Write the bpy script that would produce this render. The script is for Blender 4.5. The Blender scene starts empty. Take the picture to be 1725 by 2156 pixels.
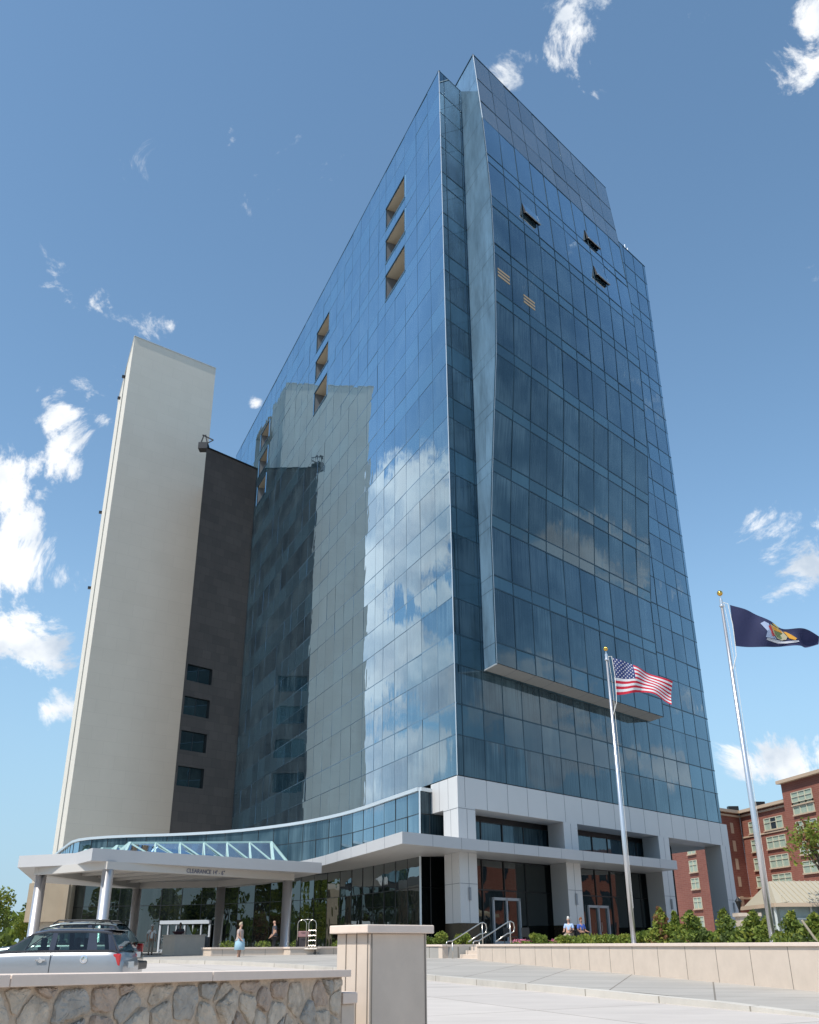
import bpy, bmesh, math, random
from mathutils import Vector, Matrix, Quaternion
R = math.radians
random.seed(7)
sc = bpy.context.scene
COL = sc.collection

# ------------------------------------------------------------------ camera
F, TH, ROLL = 1974.0 / 2156.0, R(24.77), R(0.35)
cd = bpy.data.cameras.new('camera'); cam = bpy.data.objects.new('camera', cd); COL.objects.link(cam)
cd.sensor_fit = 'VERTICAL'; cd.sensor_height = 36; cd.lens = 36 * F
cd.clip_start = .1; cd.clip_end = 6000
sc.camera = cam
cam.rotation_euler = (Matrix.Rotation(math.pi / 2 + TH, 4, 'X') @ Matrix.Rotation(-ROLL, 4, 'Z')).to_euler()
sc.render.resolution_x = 819; sc.render.resolution_y = 1024

def proj(p):
    c, s = math.cos(TH), math.sin(TH)
    f = p[1] * c + p[2] * s
    if f < .1: return None
    u = 1974 * p[0] / f; v = -1974 * (p[2] * c - p[1] * s) / f
    c, s = math.cos(ROLL), math.sin(ROLL)
    return 862.5 + u * c + v * s, 1078 - u * s + v * c

def skydir(x, y):                      # direction in the sky seen from the street
    u, v = x - 862.5, y - 1078
    c, s = math.cos(ROLL), math.sin(ROLL)
    u, v = u * c - v * s, u * s + v * c
    d = Vector((u, 1974 * math.cos(TH) + v * math.sin(TH), 1974 * math.sin(TH) - v * math.cos(TH)))
    return d.normalized()

# ------------------------------------------------------------------ materials
MATS = {}
def newmat(name):
    m = bpy.data.materials.new(name); m.use_nodes = True
    nt = m.node_tree; nt.nodes.clear()
    out = nt.nodes.new('ShaderNodeOutputMaterial')
    MATS[name] = m
    return m, nt, out
def N(nt, t, **kw):
    n = nt.nodes.new(t)
    for k, v in kw.items(): setattr(n, k, v)
    return n
def L(nt, a, b): nt.links.new(a, b)
def mat(name, col, rough=.6, metal=0, var=.0, scale=3., bump=0., bscale=40., spec=.5, col2=None, stretch=None, emit=None, coat=0, transl=0):
    m, nt, out = newmat(name)
    p = N(nt, 'ShaderNodeBsdfPrincipled')
    p.inputs['Roughness'].default_value = rough; p.inputs['Metallic'].default_value = metal
    p.inputs['Specular IOR Level'].default_value = spec
    p.inputs['Coat Weight'].default_value = coat
    p.inputs['Base Color'].default_value = (*col, 1)
    tc = N(nt, 'ShaderNodeTexCoord'); vec = tc.outputs['Object']
    if stretch:
        mp = N(nt, 'ShaderNodeMapping'); mp.inputs['Scale'].default_value = stretch
        L(nt, vec, mp.inputs['Vector']); vec = mp.outputs['Vector']
    if var or col2:
        nz = N(nt, 'ShaderNodeTexNoise'); nz.inputs['Scale'].default_value = scale; nz.inputs['Detail'].default_value = 6
        nz.inputs['Roughness'].default_value = .65
        L(nt, vec, nz.inputs['Vector'])
        mr = N(nt, 'ShaderNodeMapRange'); mr.inputs['From Min'].default_value = .3; mr.inputs['From Max'].default_value = .7
        L(nt, nz.outputs['Fac'], mr.inputs['Value'])
        mx = N(nt, 'ShaderNodeMix', data_type='RGBA')
        c2 = col2 or tuple(max(0, c * (1 + var)) for c in col)
        c1 = col if col2 else tuple(c * (1 - var) for c in col)
        mx.inputs[6].default_value = (*c1, 1); mx.inputs[7].default_value = (*c2, 1)
        L(nt, mr.outputs[0], mx.inputs[0]); L(nt, mx.outputs[2], p.inputs['Base Color'])
    if bump:
        nb = N(nt, 'ShaderNodeTexNoise'); nb.inputs['Scale'].default_value = bscale; nb.inputs['Detail'].default_value = 8
        L(nt, vec, nb.inputs['Vector'])
        b = N(nt, 'ShaderNodeBump'); b.inputs['Strength'].default_value = bump; b.inputs['Distance'].default_value = .02
        L(nt, nb.outputs['Fac'], b.inputs['Height']); L(nt, b.outputs[0], p.inputs['Normal'])
    if transl:
        tr = N(nt, 'ShaderNodeBsdfTranslucent'); tr.inputs[0].default_value = (*[min(1, c * 1.6) for c in col], 1)
        ms = N(nt, 'ShaderNodeMixShader'); ms.inputs[0].default_value = transl
        L(nt, p.outputs[0], ms.inputs[1]); L(nt, tr.outputs[0], ms.inputs[2]); L(nt, ms.outputs[0], out.inputs[0])
    else:
        L(nt, p.outputs[0], out.inputs[0])
    return m

def glassmat(name, base, base2, f0, power, tint, wav=.02, curtain=.0, streak=6., fmax=1.0):
    """coated facade glass: dark room and curtains behind, sky mirrored more strongly at a glancing view"""
    m, nt, out = newmat(name)
    geo = N(nt, 'ShaderNodeNewGeometry')
    tc = N(nt, 'ShaderNodeTexCoord')
    # wavy panes
    nz = N(nt, 'ShaderNodeTexNoise'); nz.inputs['Scale'].default_value = .55; nz.inputs['Detail'].default_value = 2
    mp = N(nt, 'ShaderNodeMapping'); mp.inputs['Scale'].default_value = (1, 1, .6)
    L(nt, geo.outputs['Position'], mp.inputs['Vector']); L(nt, mp.outputs[0], nz.inputs['Vector'])
    b = N(nt, 'ShaderNodeBump'); b.inputs['Strength'].default_value = 1; b.inputs['Distance'].default_value = wav
    L(nt, nz.outputs['Fac'], b.inputs['Height'])
    # room colour with curtain folds (vertical)
    sx = N(nt, 'ShaderNodeSeparateXYZ'); L(nt, geo.outputs['Position'], sx.inputs[0])
    ad = N(nt, 'ShaderNodeMath', operation='MULTIPLY_ADD'); ad.inputs[1].default_value = .8
    L(nt, sx.outputs[0], ad.inputs[0]); L(nt, sx.outputs[1], ad.inputs[2])
    cx = N(nt, 'ShaderNodeCombineXYZ'); L(nt, ad.outputs[0], cx.inputs[0])
    zs = N(nt, 'ShaderNodeMath', operation='MULTIPLY'); zs.inputs[1].default_value = .02; L(nt, sx.outputs[2], zs.inputs[0]); L(nt, zs.outputs[0], cx.inputs[2])
    n2 = N(nt, 'ShaderNodeTexNoise'); n2.inputs['Scale'].default_value = streak; n2.inputs['Detail'].default_value = 3
    L(nt, cx.outputs[0], n2.inputs['Vector'])
    n3 = N(nt, 'ShaderNodeTexNoise'); n3.inputs['Scale'].default_value = .35; n3.inputs['Detail'].default_value = 2
    L(nt, geo.outputs['Position'], n3.inputs['Vector'])
    oi = N(nt, 'ShaderNodeObjectInfo')
    mm = N(nt, 'ShaderNodeMath', operation='MULTIPLY'); L(nt, n2.outputs['Fac'], mm.inputs[0]); L(nt, n3.outputs['Fac'], mm.inputs[1])
    mr = N(nt, 'ShaderNodeMapRange'); mr.inputs['From Min'].default_value = .17; mr.inputs['From Max'].default_value = .38
    L(nt, mm.outputs[0], mr.inputs['Value'])
    mx = N(nt, 'ShaderNodeMix', data_type='RGBA'); mx.inputs[6].default_value = (*base, 1); mx.inputs[7].default_value = (*base2, 1)
    L(nt, mr.outputs[0], mx.inputs[0])
    rs = N(nt, 'ShaderNodeMath', operation='ADD'); L(nt, geo.outputs['Random Per Island'], rs.inputs[0]); L(nt, oi.outputs['Random'], rs.inputs[1])
    rf = N(nt, 'ShaderNodeMath', operation='FRACT'); L(nt, rs.outputs[0], rf.inputs[0])
    rm_ = N(nt, 'ShaderNodeMapRange'); rm_.inputs['To Min'].default_value = .72; rm_.inputs['To Max'].default_value = 1.28; L(nt, rf.outputs[0], rm_.inputs[0])
    rv = N(nt, 'ShaderNodeVectorMath', operation='SCALE'); L(nt, mx.outputs[2], rv.inputs[0]); L(nt, rm_.outputs[0], rv.inputs['Scale'])
    df = N(nt, 'ShaderNodeBsdfDiffuse'); L(nt, rv.outputs[0], df.inputs[0])
    gl = N(nt, 'ShaderNodeBsdfGlossy'); gl.inputs['Color'].default_value = (*tint, 1); gl.inputs['Roughness'].default_value = .0
    L(nt, b.outputs[0], gl.inputs['Normal'])
    lw = N(nt, 'ShaderNodeLayerWeight'); lw.inputs['Blend'].default_value = .5
    pw = N(nt, 'ShaderNodeMath', operation='POWER'); pw.inputs[1].default_value = power
    L(nt, lw.outputs['Facing'], pw.inputs[0])
    ma = N(nt, 'ShaderNodeMath', operation='MULTIPLY_ADD', use_clamp=True); ma.inputs[1].default_value = fmax; ma.inputs[2].default_value = f0
    L(nt, pw.outputs[0], ma.inputs[0])
    mi = N(nt, 'ShaderNodeMath', operation='MINIMUM'); mi.inputs[1].default_value = .74; L(nt, ma.outputs[0], mi.inputs[0])
    ms = N(nt, 'ShaderNodeMixShader'); L(nt, mi.outputs[0], ms.inputs[0]); L(nt, df.outputs[0], ms.inputs[1]); L(nt, gl.outputs[0], ms.inputs[2])
    L(nt, ms.outputs[0], out.inputs[0])
    return m

GT = (.70, .87, 1)
G_PANE = glassmat('facade_glass', (.012, .03, .042), (.07, .115, .135), .05, 6, GT, wav=.007, fmax=6.8, streak=11.)
G_SPAN = glassmat('spandrel_glass', (.034, .078, .105), (.044, .095, .122), .05, 6, GT, wav=.007, fmax=6.8)
G_SCREEN = glassmat('screen_glass', (.11, .125, .14), (.145, .155, .165), .05, 7, (.78, .87, .92), wav=.009, fmax=4.5)
CHEEK = mat('fritted_glass', (.19, .32, .44), .12, .35, .3, .9, coat=.6, stretch=(1, 1, .3))
G_LOW = glassmat('lobby_glass', (.004, .006, .006), (.014, .018, .018), .12, 4, (.84, .90, .90), wav=.02, fmax=1.6)
MULL = mat('mullion_metal', (.012, .04, .06), .35, .3)
MULL_L = mat('mullion_metal_pale', (.16, .28, .38), .25, .8)
WHITE = mat('white_panel', (.60, .59, .575), .38, 0, .02, .4, spec=.5)
WHITE2 = mat('canopy_panel', (.50, .49, .485), .4, 0, .02, .5)
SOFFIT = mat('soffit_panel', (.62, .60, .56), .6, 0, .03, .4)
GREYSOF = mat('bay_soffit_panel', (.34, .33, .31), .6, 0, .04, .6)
JOINT = mat('panel_joint', (.16, .17, .19), .7)
GRANITE = mat('brown_granite', (.045, .032, .02), .25, 0, .3, 8)
PALEMETAL = mat('pale_metal', (.62, .66, .68), .3, .4)
DARKROOM = mat('dark_room', (.012, .012, .014), .7)
TANCEIL = mat('tan_ceiling', (.55, .48, .36), .7)
STEEL = mat('brushed_steel', (.62, .58, .52), .28, .9)
ALUM = mat('satin_aluminium', (.72, .70, .70), .32, .85)
BRASS = mat('gold_ball', (.75, .45, .10), .2, 1)
BLACK = mat('black_metal', (.012, .012, .013), .4)
RUBBER = mat('rubber', (.015, .015, .015), .8)

def brickmat(name, c1, c2, mortar, sw=.22, sh=.075, rot=0, ms=.012, scale=1.0, bump=.2, mott=.1):
    m, nt, out = newmat(name)
    p = N(nt, 'ShaderNodeBsdfPrincipled'); p.inputs['Roughness'].default_value = .85
    geo = N(nt, 'ShaderNodeNewGeometry')
    sx = N(nt, 'ShaderNodeSeparateXYZ'); L(nt, geo.outputs['Position'], sx.inputs[0])
    # run along the wall: signed distance measured with the wall direction
    a = N(nt, 'ShaderNodeVectorMath', operation='DOT_PRODUCT'); a.inputs[1].default_value = (math.sin(rot), math.cos(rot), 0)
    L(nt, geo.outputs['Position'], a.inputs[0])
    c = N(nt, 'ShaderNodeCombineXYZ'); L(nt, a.outputs['Value'], c.inputs[0]); L(nt, sx.outputs[2], c.inputs[1])
    br = N(nt, 'ShaderNodeTexBrick'); L(nt, c.outputs[0], br.inputs['Vector'])
    br.inputs['Scale'].default_value = scale; br.inputs['Brick Width'].default_value = sw; br.inputs['Row Height'].default_value = sh
    br.inputs['Mortar Size'].default_value = ms
    br.inputs['Color1'].default_value = (*c1, 1); br.inputs['Color2'].default_value = (*c2, 1); br.inputs['Mortar'].default_value = (*mortar, 1)
    nz = N(nt, 'ShaderNodeTexNoise'); nz.inputs['Scale'].default_value = .25; nz.inputs['Detail'].default_value = 8; nz.inputs['Roughness'].default_value = .7
    L(nt, geo.outputs['Position'], nz.inputs['Vector'])
    mr = N(nt, 'ShaderNodeMapRange'); mr.inputs['From Min'].default_value = .3; mr.inputs['From Max'].default_value = .7; mr.inputs['To Min'].default_value = 1 - mott; mr.inputs['To Max'].default_value = 1 + mott
    L(nt, nz.outputs['Fac'], mr.inputs['Value'])
    mx = N(nt, 'ShaderNodeVectorMath', operation='SCALE'); L(nt, br.outputs['Color'], mx.inputs[0]); L(nt, mr.outputs[0], mx.inputs['Scale'])
    L(nt, mx.outputs[0], p.inputs['Base Color'])
    if bump:
        nb = N(nt, 'ShaderNodeTexNoise'); nb.inputs['Scale'].default_value = 9; nb.inputs['Detail'].default_value = 8
        L(nt, geo.outputs['Position'], nb.inputs['Vector'])
        b = N(nt, 'ShaderNodeBump'); b.inputs['Strength'].default_value = bump; b.inputs['Distance'].default_value = .03
        L(nt, nb.outputs['Fac'], b.inputs['Height']); L(nt, b.outputs[0], p.inputs['Normal'])
    L(nt, p.outputs[0], out.inputs[0])
    return m

# ------------------------------------------------------------------ mesh helpers
class MB:
    def __init__(s): s.v = []; s.f = []; s.mi = []
    def face(s, pts, m=0):
        k = len(s.v); s.v += [tuple(p) for p in pts]; s.f.append(tuple(range(k, k + len(pts)))); s.mi.append(m)
    def hexa(s, b, t, m=0):              # bottom ring, top ring (same winding)
        n = len(b); k = len(s.v); s.v += [tuple(p) for p in b] + [tuple(p) for p in t]
        s.f.append(tuple(range(k + n - 1, k - 1, -1))); s.mi.append(m)
        s.f.append(tuple(range(k + n, k + 2 * n))); s.mi.append(m)
        for i in range(n):
            j = (i + 1) % n; s.f.append((k + i, k + j, k + n + j, k + n + i)); s.mi.append(m)
    def box(s, x0, y0, z0, x1, y1, z1, m=0, rz=0, o=(0, 0, 0)):
        c, q = math.cos(rz), math.sin(rz)
        f = lambda x, y, z: (o[0] + x * c - y * q, o[1] + x * q + y * c, o[2] + z)
        s.hexa([f(x0, y0, z0), f(x1, y0, z0), f(x1, y1, z0), f(x0, y1, z0)], [f(x0, y0, z1), f(x1, y0, z1), f(x1, y1, z1), f(x0, y1, z1)], m)
    def prism(s, poly, z0, z1, m=0):
        z0 = z0 if callable(z0) else (lambda p, z=z0: z); z1 = z1 if callable(z1) else (lambda p, z=z1: z)
        s.hexa([(p[0], p[1], z0(p)) for p in poly], [(p[0], p[1], z1(p)) for p in poly], m)
    def bar(s, a, b, w, h=None, m=0, up=(0, 0, 1)):
        a = Vector(a); b = Vector(b); d = (b - a).normalized(); u = Vector(up)
        if abs(d.dot(u)) > .98: u = Vector((1, 0, 0))
        x = d.cross(u).normalized() * w / 2; y = x.cross(d).normalized() * (h or w) / 2
        s.hexa([a - x - y, a + x - y, a + x + y, a - x + y], [b - x - y, b + x - y, b + x + y, b - x + y], m)
    def tube(s, pts, r, n=10, m=0, cap=True):
        pts = [Vector(p) for p in pts]; rs = r if isinstance(r, (list, tuple)) else [r] * len(pts)
        k = len(s.v); prev = None
        for i, p in enumerate(pts):
            d = (pts[min(i + 1, len(pts) - 1)] - pts[max(i - 1, 0)]).normalized()
            u = Vector((0, 0, 1)) if abs(d.z) < .9 else Vector((1, 0, 0))
            if prev: u = prev
            x = d.cross(u).normalized(); y = x.cross(d).normalized(); prev = y
            for j in range(n):
                a = 2 * math.pi * j / n; s.v.append(tuple(p + x * rs[i] * math.cos(a) + y * rs[i] * math.sin(a)))
        for i in range(len(pts) - 1):
            for j in range(n):
                a = k + i * n + j; b = k + i * n + (j + 1) % n
                s.f.append((a, b, b + n, a + n)); s.mi.append(m)
        if cap:
            s.f.append(tuple(range(k + n - 1, k - 1, -1))); s.mi.append(m)
            s.f.append(tuple(range(k + (len(pts) - 1) * n, k + len(pts) * n))); s.mi.append(m)
    def lathe(s, prof, o=(0, 0, 0), n=20, m=0):
        k = len(s.v)
        for r, z in prof:
            for j in range(n):
                a = 2 * math.pi * j / n; s.v.append((o[0] + r * math.cos(a), o[1] + r * math.sin(a), o[2] + z))
        for i in range(len(prof) - 1):
            for j in range(n):
                a = k + i * n + j; b = k + i * n + (j + 1) % n
                s.f.append((a, b, b + n, a + n)); s.mi.append(m)
    def build(s, name, mats, parent=None, smooth=False, bevel=0, label=None):
        me = bpy.data.meshes.new(name); me.from_pydata(s.v, [], s.f)
        for m in (mats if isinstance(mats, (list, tuple)) else [mats]): me.materials.append(m)
        me.polygons.foreach_set('material_index', s.mi)
        if smooth: me.polygons.foreach_set('use_smooth', [True] * len(me.polygons))
        me.update()
        o = bpy.data.objects.new(name, me); COL.objects.link(o)
        if parent: o.parent = parent
        if bevel:
            b = o.modifiers.new('bevel', 'BEVEL'); b.width = bevel; b.segments = 2; b.limit_method = 'ANGLE'
        if label: o['label'] = label
        return o
def tag(o, label=None, cat=None, group=None, kind=None):
    if label: o['label'] = label
    if cat: o['category'] = cat
    if group: o['group'] = group
    if kind: o['kind'] = kind
    return o
def thing(name, label, cat, loc=(0, 0, 0), rz=0, group=None):
    o = bpy.data.objects.new(name, None); COL.objects.link(o); o.location = loc; o.rotation_euler = (0, 0, rz)
    o.empty_display_size = .3
    return tag(o, label, cat, group)
def V2(az): return Vector((math.sin(R(az)), math.cos(R(az)), 0))
def Nn(az): return Vector((math.cos(R(az)), -math.sin(R(az)), 0))     # right-hand normal of a line of that azimuth
def catmull(pts, step=1.0):
    out = []; n = len(pts)
    for i in range(n - 1):
        p0, p1, p2, p3 = [Vector(pts[max(0, min(n - 1, k))]) for k in (i - 1, i, i + 1, i + 2)]
        m = max(1, round((p2 - p1).length / step))
        for k in range(m):
            t = k / m
            out.append(.5 * ((2 * p1) + (p2 - p0) * t + (2 * p0 - 5 * p1 + 4 * p2 - p3) * t * t + (3 * p1 - p0 - 3 * p2 + p3) * t ** 3))
    out.append(Vector(pts[-1])); return out
def resample(pts, step):
    d = [0]
    for a, b in zip(pts, pts[1:]): d.append(d[-1] + (b - a).length)
    n = max(1, round(d[-1] / step)); out = []; j = 0
    for k in range(n + 1):
        t = d[-1] * k / n
        while j < len(d) - 2 and d[j + 1] < t: j += 1
        s = d[j + 1] - d[j]; f = (t - d[j]) / s if s else 0
        out.append(pts[j].lerp(pts[j + 1], f))
    return out

# ------------------------------------------------------------------ ground (street rises gently to the hotel)
def gz(y): return -1.6 + .0175 * max(0, min(56, y))
YS = [-1500, -300, 0, 4, 8, 12, 16, 20, 24, 28, 32, 36, 40, 44, 48, 52, 56, 70, 90, 120, 200, 500, 2500]
def concrete(name, c, seam=None, rot=0, var=.10, rough=.85):
    m, nt, out = newmat(name)
    p = N(nt, 'ShaderNodeBsdfPrincipled'); p.inputs['Roughness'].default_value = rough
    geo = N(nt, 'ShaderNodeNewGeometry')
    n1 = N(nt, 'ShaderNodeTexNoise'); n1.inputs['Scale'].default_value = .8; n1.inputs['Detail'].default_value = 10; n1.inputs['Roughness'].default_value = .65
    mp = N(nt, 'ShaderNodeMapping'); mp.inputs['Scale'].default_value = (.5, 1.4, 1); L(nt, geo.outputs['Position'], mp.inputs[0]); L(nt, mp.outputs[0], n1.inputs[0])
    mr = N(nt, 'ShaderNodeMapRange'); mr.inputs['From Min'].default_value = .32; mr.inputs['From Max'].default_value = .68; mr.inputs['To Min'].default_value = 1 - var; mr.inputs['To Max'].default_value = 1 + var
    L(nt, n1.outputs['Fac'], mr.inputs[0])
    sc_ = N(nt, 'ShaderNodeVectorMath', operation='SCALE'); L(nt, mr.outputs[0], sc_.inputs['Scale'])
    sc_.inputs[0].default_value = c
    col = sc_.outputs[0]
    if seam:
        br = N(nt, 'ShaderNodeTexBrick'); br.offset = seam[2] if len(seam) > 2 else 0
        mp2 = N(nt, 'ShaderNodeMapping'); mp2.inputs['Rotation'].default_value = (0, 0, rot); L(nt, geo.outputs['Position'], mp2.inputs[0]); L(nt, mp2.outputs[0], br.inputs['Vector'])
        br.inputs['Scale'].default_value = 1; br.inputs['Brick Width'].default_value = seam[0]; br.inputs['Row Height'].default_value = seam[1]; br.inputs['Mortar Size'].default_value = .022
        br.inputs['Color1'].default_value = (1, 1, 1, 1); br.inputs['Color2'].default_value = (.9, .9, .9, 1); br.inputs['Mortar'].default_value = (.5, .48, .45, 1)
        mu = N(nt, 'ShaderNodeVectorMath', operation='MULTIPLY'); L(nt, col, mu.inputs[0]); L(nt, br.outputs[0], mu.inputs[1]); col = mu.outputs[0]
    n5 = N(nt, 'ShaderNodeTexNoise'); n5.inputs['Scale'].default_value = .45; n5.inputs['Detail'].default_value = 12; n5.inputs['Roughness'].default_value = .75
    mp5 = N(nt, 'ShaderNodeMapping'); mp5.inputs['Scale'].default_value = (.35, 2.2, 1); mp5.inputs['Rotation'].default_value = (0, 0, R(20)); L(nt, geo.outputs['Position'], mp5.inputs[0]); L(nt, mp5.outputs[0], n5.inputs[0])
    r5 = N(nt, 'ShaderNodeMapRange'); r5.inputs['From Min'].default_value = .56; r5.inputs['From Max'].default_value = .72; r5.inputs['To Min'].default_value = 1; r5.inputs['To Max'].default_value = .74; L(nt, n5.outputs['Fac'], r5.inputs[0])
    s5 = N(nt, 'ShaderNodeVectorMath', operation='SCALE'); L(nt, col, s5.inputs[0]); L(nt, r5.outputs[0], s5.inputs['Scale']); col = s5.outputs[0]
    L(nt, col, p.inputs['Base Color'])
    nb = N(nt, 'ShaderNodeTexNoise'); nb.inputs['Scale'].default_value = 30; nb.inputs['Detail'].default_value = 6; L(nt, geo.outputs['Position'], nb.inputs[0])
    b = N(nt, 'ShaderNodeBump'); b.inputs['Strength'].default_value = .15; b.inputs['Distance'].default_value = .01
    L(nt, nb.outputs['Fac'], b.inputs['Height']); L(nt, b.outputs[0], p.inputs['Normal'])
    L(nt, p.outputs[0], out.inputs[0])
    return m
ROADM = concrete('pale_concrete', (.53, .48, .435), (6.0, 4.5), R(-27), .07)
PAVEM = concrete('grey_pavers', (.40, .37, .33), (2.4, 2.4, 0), R(16), .10)
KERBM = concrete('kerb_concrete', (.54, .50, .44), (2.6, 50), R(63), .08)
TERRM = concrete('terrace_pavers', (.36, .34, .31), (1.2, 1.2), R(40), .08)
CAST = mat('cast_stone', (.60, .50, .41), .8, 0, .06, 2.2, bump=.08, bscale=60)
CAST2 = mat('cast_stone_coping', (.72, .59, .495), .8, 0, .05, 3, bump=.08, bscale=60)

def strip(name, xl, xr, h, m, y0, y1, skirt=False):
    ys = sorted({y0, y1} | {y for y in YS if y0 < y < y1})
    b = MB()
    for a, c in zip(ys, ys[1:]):
        b.face([(xl(a), a, gz(a) + h), (xr(a), a, gz(a) + h), (xr(c), c, gz(c) + h), (xl(c), c, gz(c) + h)])
    return b, b.build(name, m)
def lerpf(pts):
    def f(y):
        if y <= pts[0][0]: return pts[0][1]
        for (a, b), (c, d) in zip(pts, pts[1:]):
            if y <= c: return b + (d - b) * (y - a) / (c - a)
        return pts[-1][1]
    return f
_, ro = strip('road', lambda y: -1500, lambda y: 1500, 0, ROADM, -1500, 2500); tag(ro, kind='structure')
WALLX = lambda y: 9.79 - (y - 25.4) * 6.75 / 23.3
KP = [(12, 10.9), (16, 9.1), (19.66, 7.36), (21.6, 6.26), (25.24, 4.3), (29.2, 2.28), (33, .47), (38, -2.2), (43, -5.2), (47, -8.5), (50, -13), (51.5, -20), (52, -34)]
kx = lerpf(KP)
YS += [18, 19.66, 21.6, 25.24, 29.2, 33, 38, 43, 47, 50, 51.5]
def khh(y): return .15 * max(0, min(1, (y - 18.5) / 4))
b = MB(); ys = sorted({y for y in YS if 12 <= y <= 52})
for a, c in zip(ys, ys[1:]):
    xr = lambda y: (WALLX(y) if y < 46 else 6)
    b.face([(kx(a) + .3, a, gz(a) + khh(a)), (xr(a), a, gz(a) + khh(a)), (xr(c), c, gz(c) + khh(c)), (kx(c) + .3, c, gz(c) + khh(c))])
b.face([(-34, 52, gz(52) + .15), (6, 52, gz(52) + .15), (6, 56, gz(56) + .15), (-34, 56, gz(56) + .15)])
b.face([(-34, 56, gz(56) + .15), (6, 56, gz(56) + .15), (6, 100, gz(56) + .15), (-34, 100, gz(56) + .15)])
tag(b.build('sidewalk', PAVEM), kind='structure')
b = MB()
for (ya, xa), (yc, xc) in zip(KP, KP[1:]):
    A0, A1 = (xa, ya), (xc, yc)
    q = lambda x, y, h: (x, y, gz(y) + h)
    b.hexa([q(xa, ya, -.02), q(xa + .297, ya, -.02), q(xc + .297, yc, -.02), q(xc, yc, -.02)], [q(xa, ya, khh(ya) + .003), q(xa + .297, ya, khh(ya) + .003), q(xc + .297, yc, khh(yc) + .003), q(xc, yc, khh(yc) + .003)])
tag(b.build('kerb', KERBM), kind='structure')
# raised terrace in front of the glass tower
TZ = -.1
T = [(2.99, 45.9), (10.0, 25.7), (14.5, 12), (60, 12), (60, 110), (12, 110), (2.4, 62.8), (.3, 61.0), (-1.6, 51.6), (1.3, 49.1), (3.12, 49.48), (4.48, 46.92)]
b = MB(); b.face([(x, y, TZ) for x, y in T])
for (x0, y0), (x1, y1) in zip(T, T[1:] + T[:1]):
    b.face([(x0, y0, -1.7), (x1, y1, -1.7), (x1, y1, TZ), (x0, y0, TZ)])
tag(b.build('terrace', TERRM), kind='structure')

# ------------------------------------------------------------------ glass tower
AR, AL = 42.3, -22.8
C0 = Vector((2.782, 58, 0)); dR, dL = V2(AR), V2(AL); nR = Nn(AR); nL = -Nn(AL)
tower = thing('glass_tower', 'tall wedge shaped blue glass hotel tower with a white panel base and sharp corner', 'building', (C0.x, C0.y, gz(60)))
TI = Matrix.Translation(-tower.location)
def tb(mb, name, m, **k):
    mb.v = [(x - tower.location.x, y - tower.location.y, z - tower.location.z) for x, y, z in mb.v]
    return mb.build(name, m, tower, **k)
RF = [9.27, 11.73, 13.67, 16.2, 18.2, 20.65, 22.72, 25.3, 27.27, 29.85, 31.77, 34.3, 36.05, 38.77, 40.5, 42.83, 44.72, 47.47, 49.1, 51.8, 53.2, 56.1, 57.5, 60.2, 61.5, 64.15, 66.5, 69.0]
RS = [0] + [.65 + 2.14 * k for k in range(17)] + [35.4]
LS = [0, 2.5, 5.15, 7.8, 10.2, 12.6, 14.4, 17.05, 19.7, 22.2, 24.7, 27.2, 29.7, 32.1, 34.5, 37.1, 39.7, 42.3, 44.9, 47.5, 50.1, 52.7, 55.3, 57.65, 60.0, 62.6, 65.2, 67.8, 70.4, 73, 76.6]
def PR(s, z, o=0): p = C0 + dR * s + nR * o; return Vector((p.x, p.y, z))
def PL(s, z, o=0): p = C0 + dL * s + nL * o; return Vector((p.x, p.y, z))
BS0, BW = 3.05, 21.7
BP = lerpf([(16.3, 1.78), (25.95, 1.9), (30, 2.45), (35, 3.25), (39, 3.9), (44, 4.25), (50, 4.42), (54, 4.35), (62.2, 3.65), (70.86, 2.55)])
def PB(s, z, o=0):
    p = C0 + dR * (BS0 + s) - dL * BP(z) + nR * o; return Vector((p.x, p.y, z))
BZ = [16.34, 17.76, 21.45, 22.4, 25.9, 26.75, 29.9, 30.85, 34.45, 35.25, 38.75, 39.65, 43.2, 44.2, 47.6, 48.55, 52.2, 53.2, 57.0, 58.0, 62.2, 64.6, 67.6, 70.86]
panes = []   # (kind, corner list)
def pane(kind, c, n, jit=.010):
    j = [random.gauss(0, jit) for _ in range(3)]
    j.append(j[0] + j[2] - j[1])
    panes.append((kind, [p + n * a for p, a in zip(c, j)]))
g = .03
holes = [(7.8, 12.6), (29.7, 34.5), (55.3, 60.0)]; hz = [(53.2, 56.1), (57.5, 60.2), (61.5, 64.15)]
inhole = lambda s, z: any(a - .1 < s < b - .1 for a, b in holes) and any(a - .1 < z < b - .1 for a, b in hz)
for i, (a, c) in enumerate(zip(LS, LS[1:])):
    for k, (z0, z1) in enumerate(zip(RF, RF[1:])):
        if inhole(a, z0): continue
        pane('window_pane' if k % 2 == 0 else 'spandrel_panel', [PL(a + g, z0 + g), PL(c - g, z0 + g), PL(c - g, z1 - g), PL(a + g, z1 - g)], nL, .0055)
for i, (a, c) in enumerate(zip(RS, RS[1:])):
    for k, (z0, z1) in enumerate(zip(RF, RF[1:])):
        if 3.05 < a < 24 and z0 > 17: continue
        pane('window_pane' if k % 2 == 0 else 'spandrel_panel', [PR(a + g, z0 + g), PR(c - g, z0 + g), PR(c - g, z1 - g), PR(a + g, z1 - g)], nR, .006)
for i in range(10):
    a, c = BW * i / 10, BW * (i + 1) / 10
    for k, (z0, z1) in enumerate(zip(BZ, BZ[1:])):
        kind = 'screen_panel' if z0 > 62 else ('spandrel_panel' if k % 2 == 0 else 'window_pane')
        pane(kind, [PB(a + g, z0 + g), PB(c - g, z0 + g), PB(c - g, z1 - g), PB(a + g, z1 - g)], nR, .008)
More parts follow.
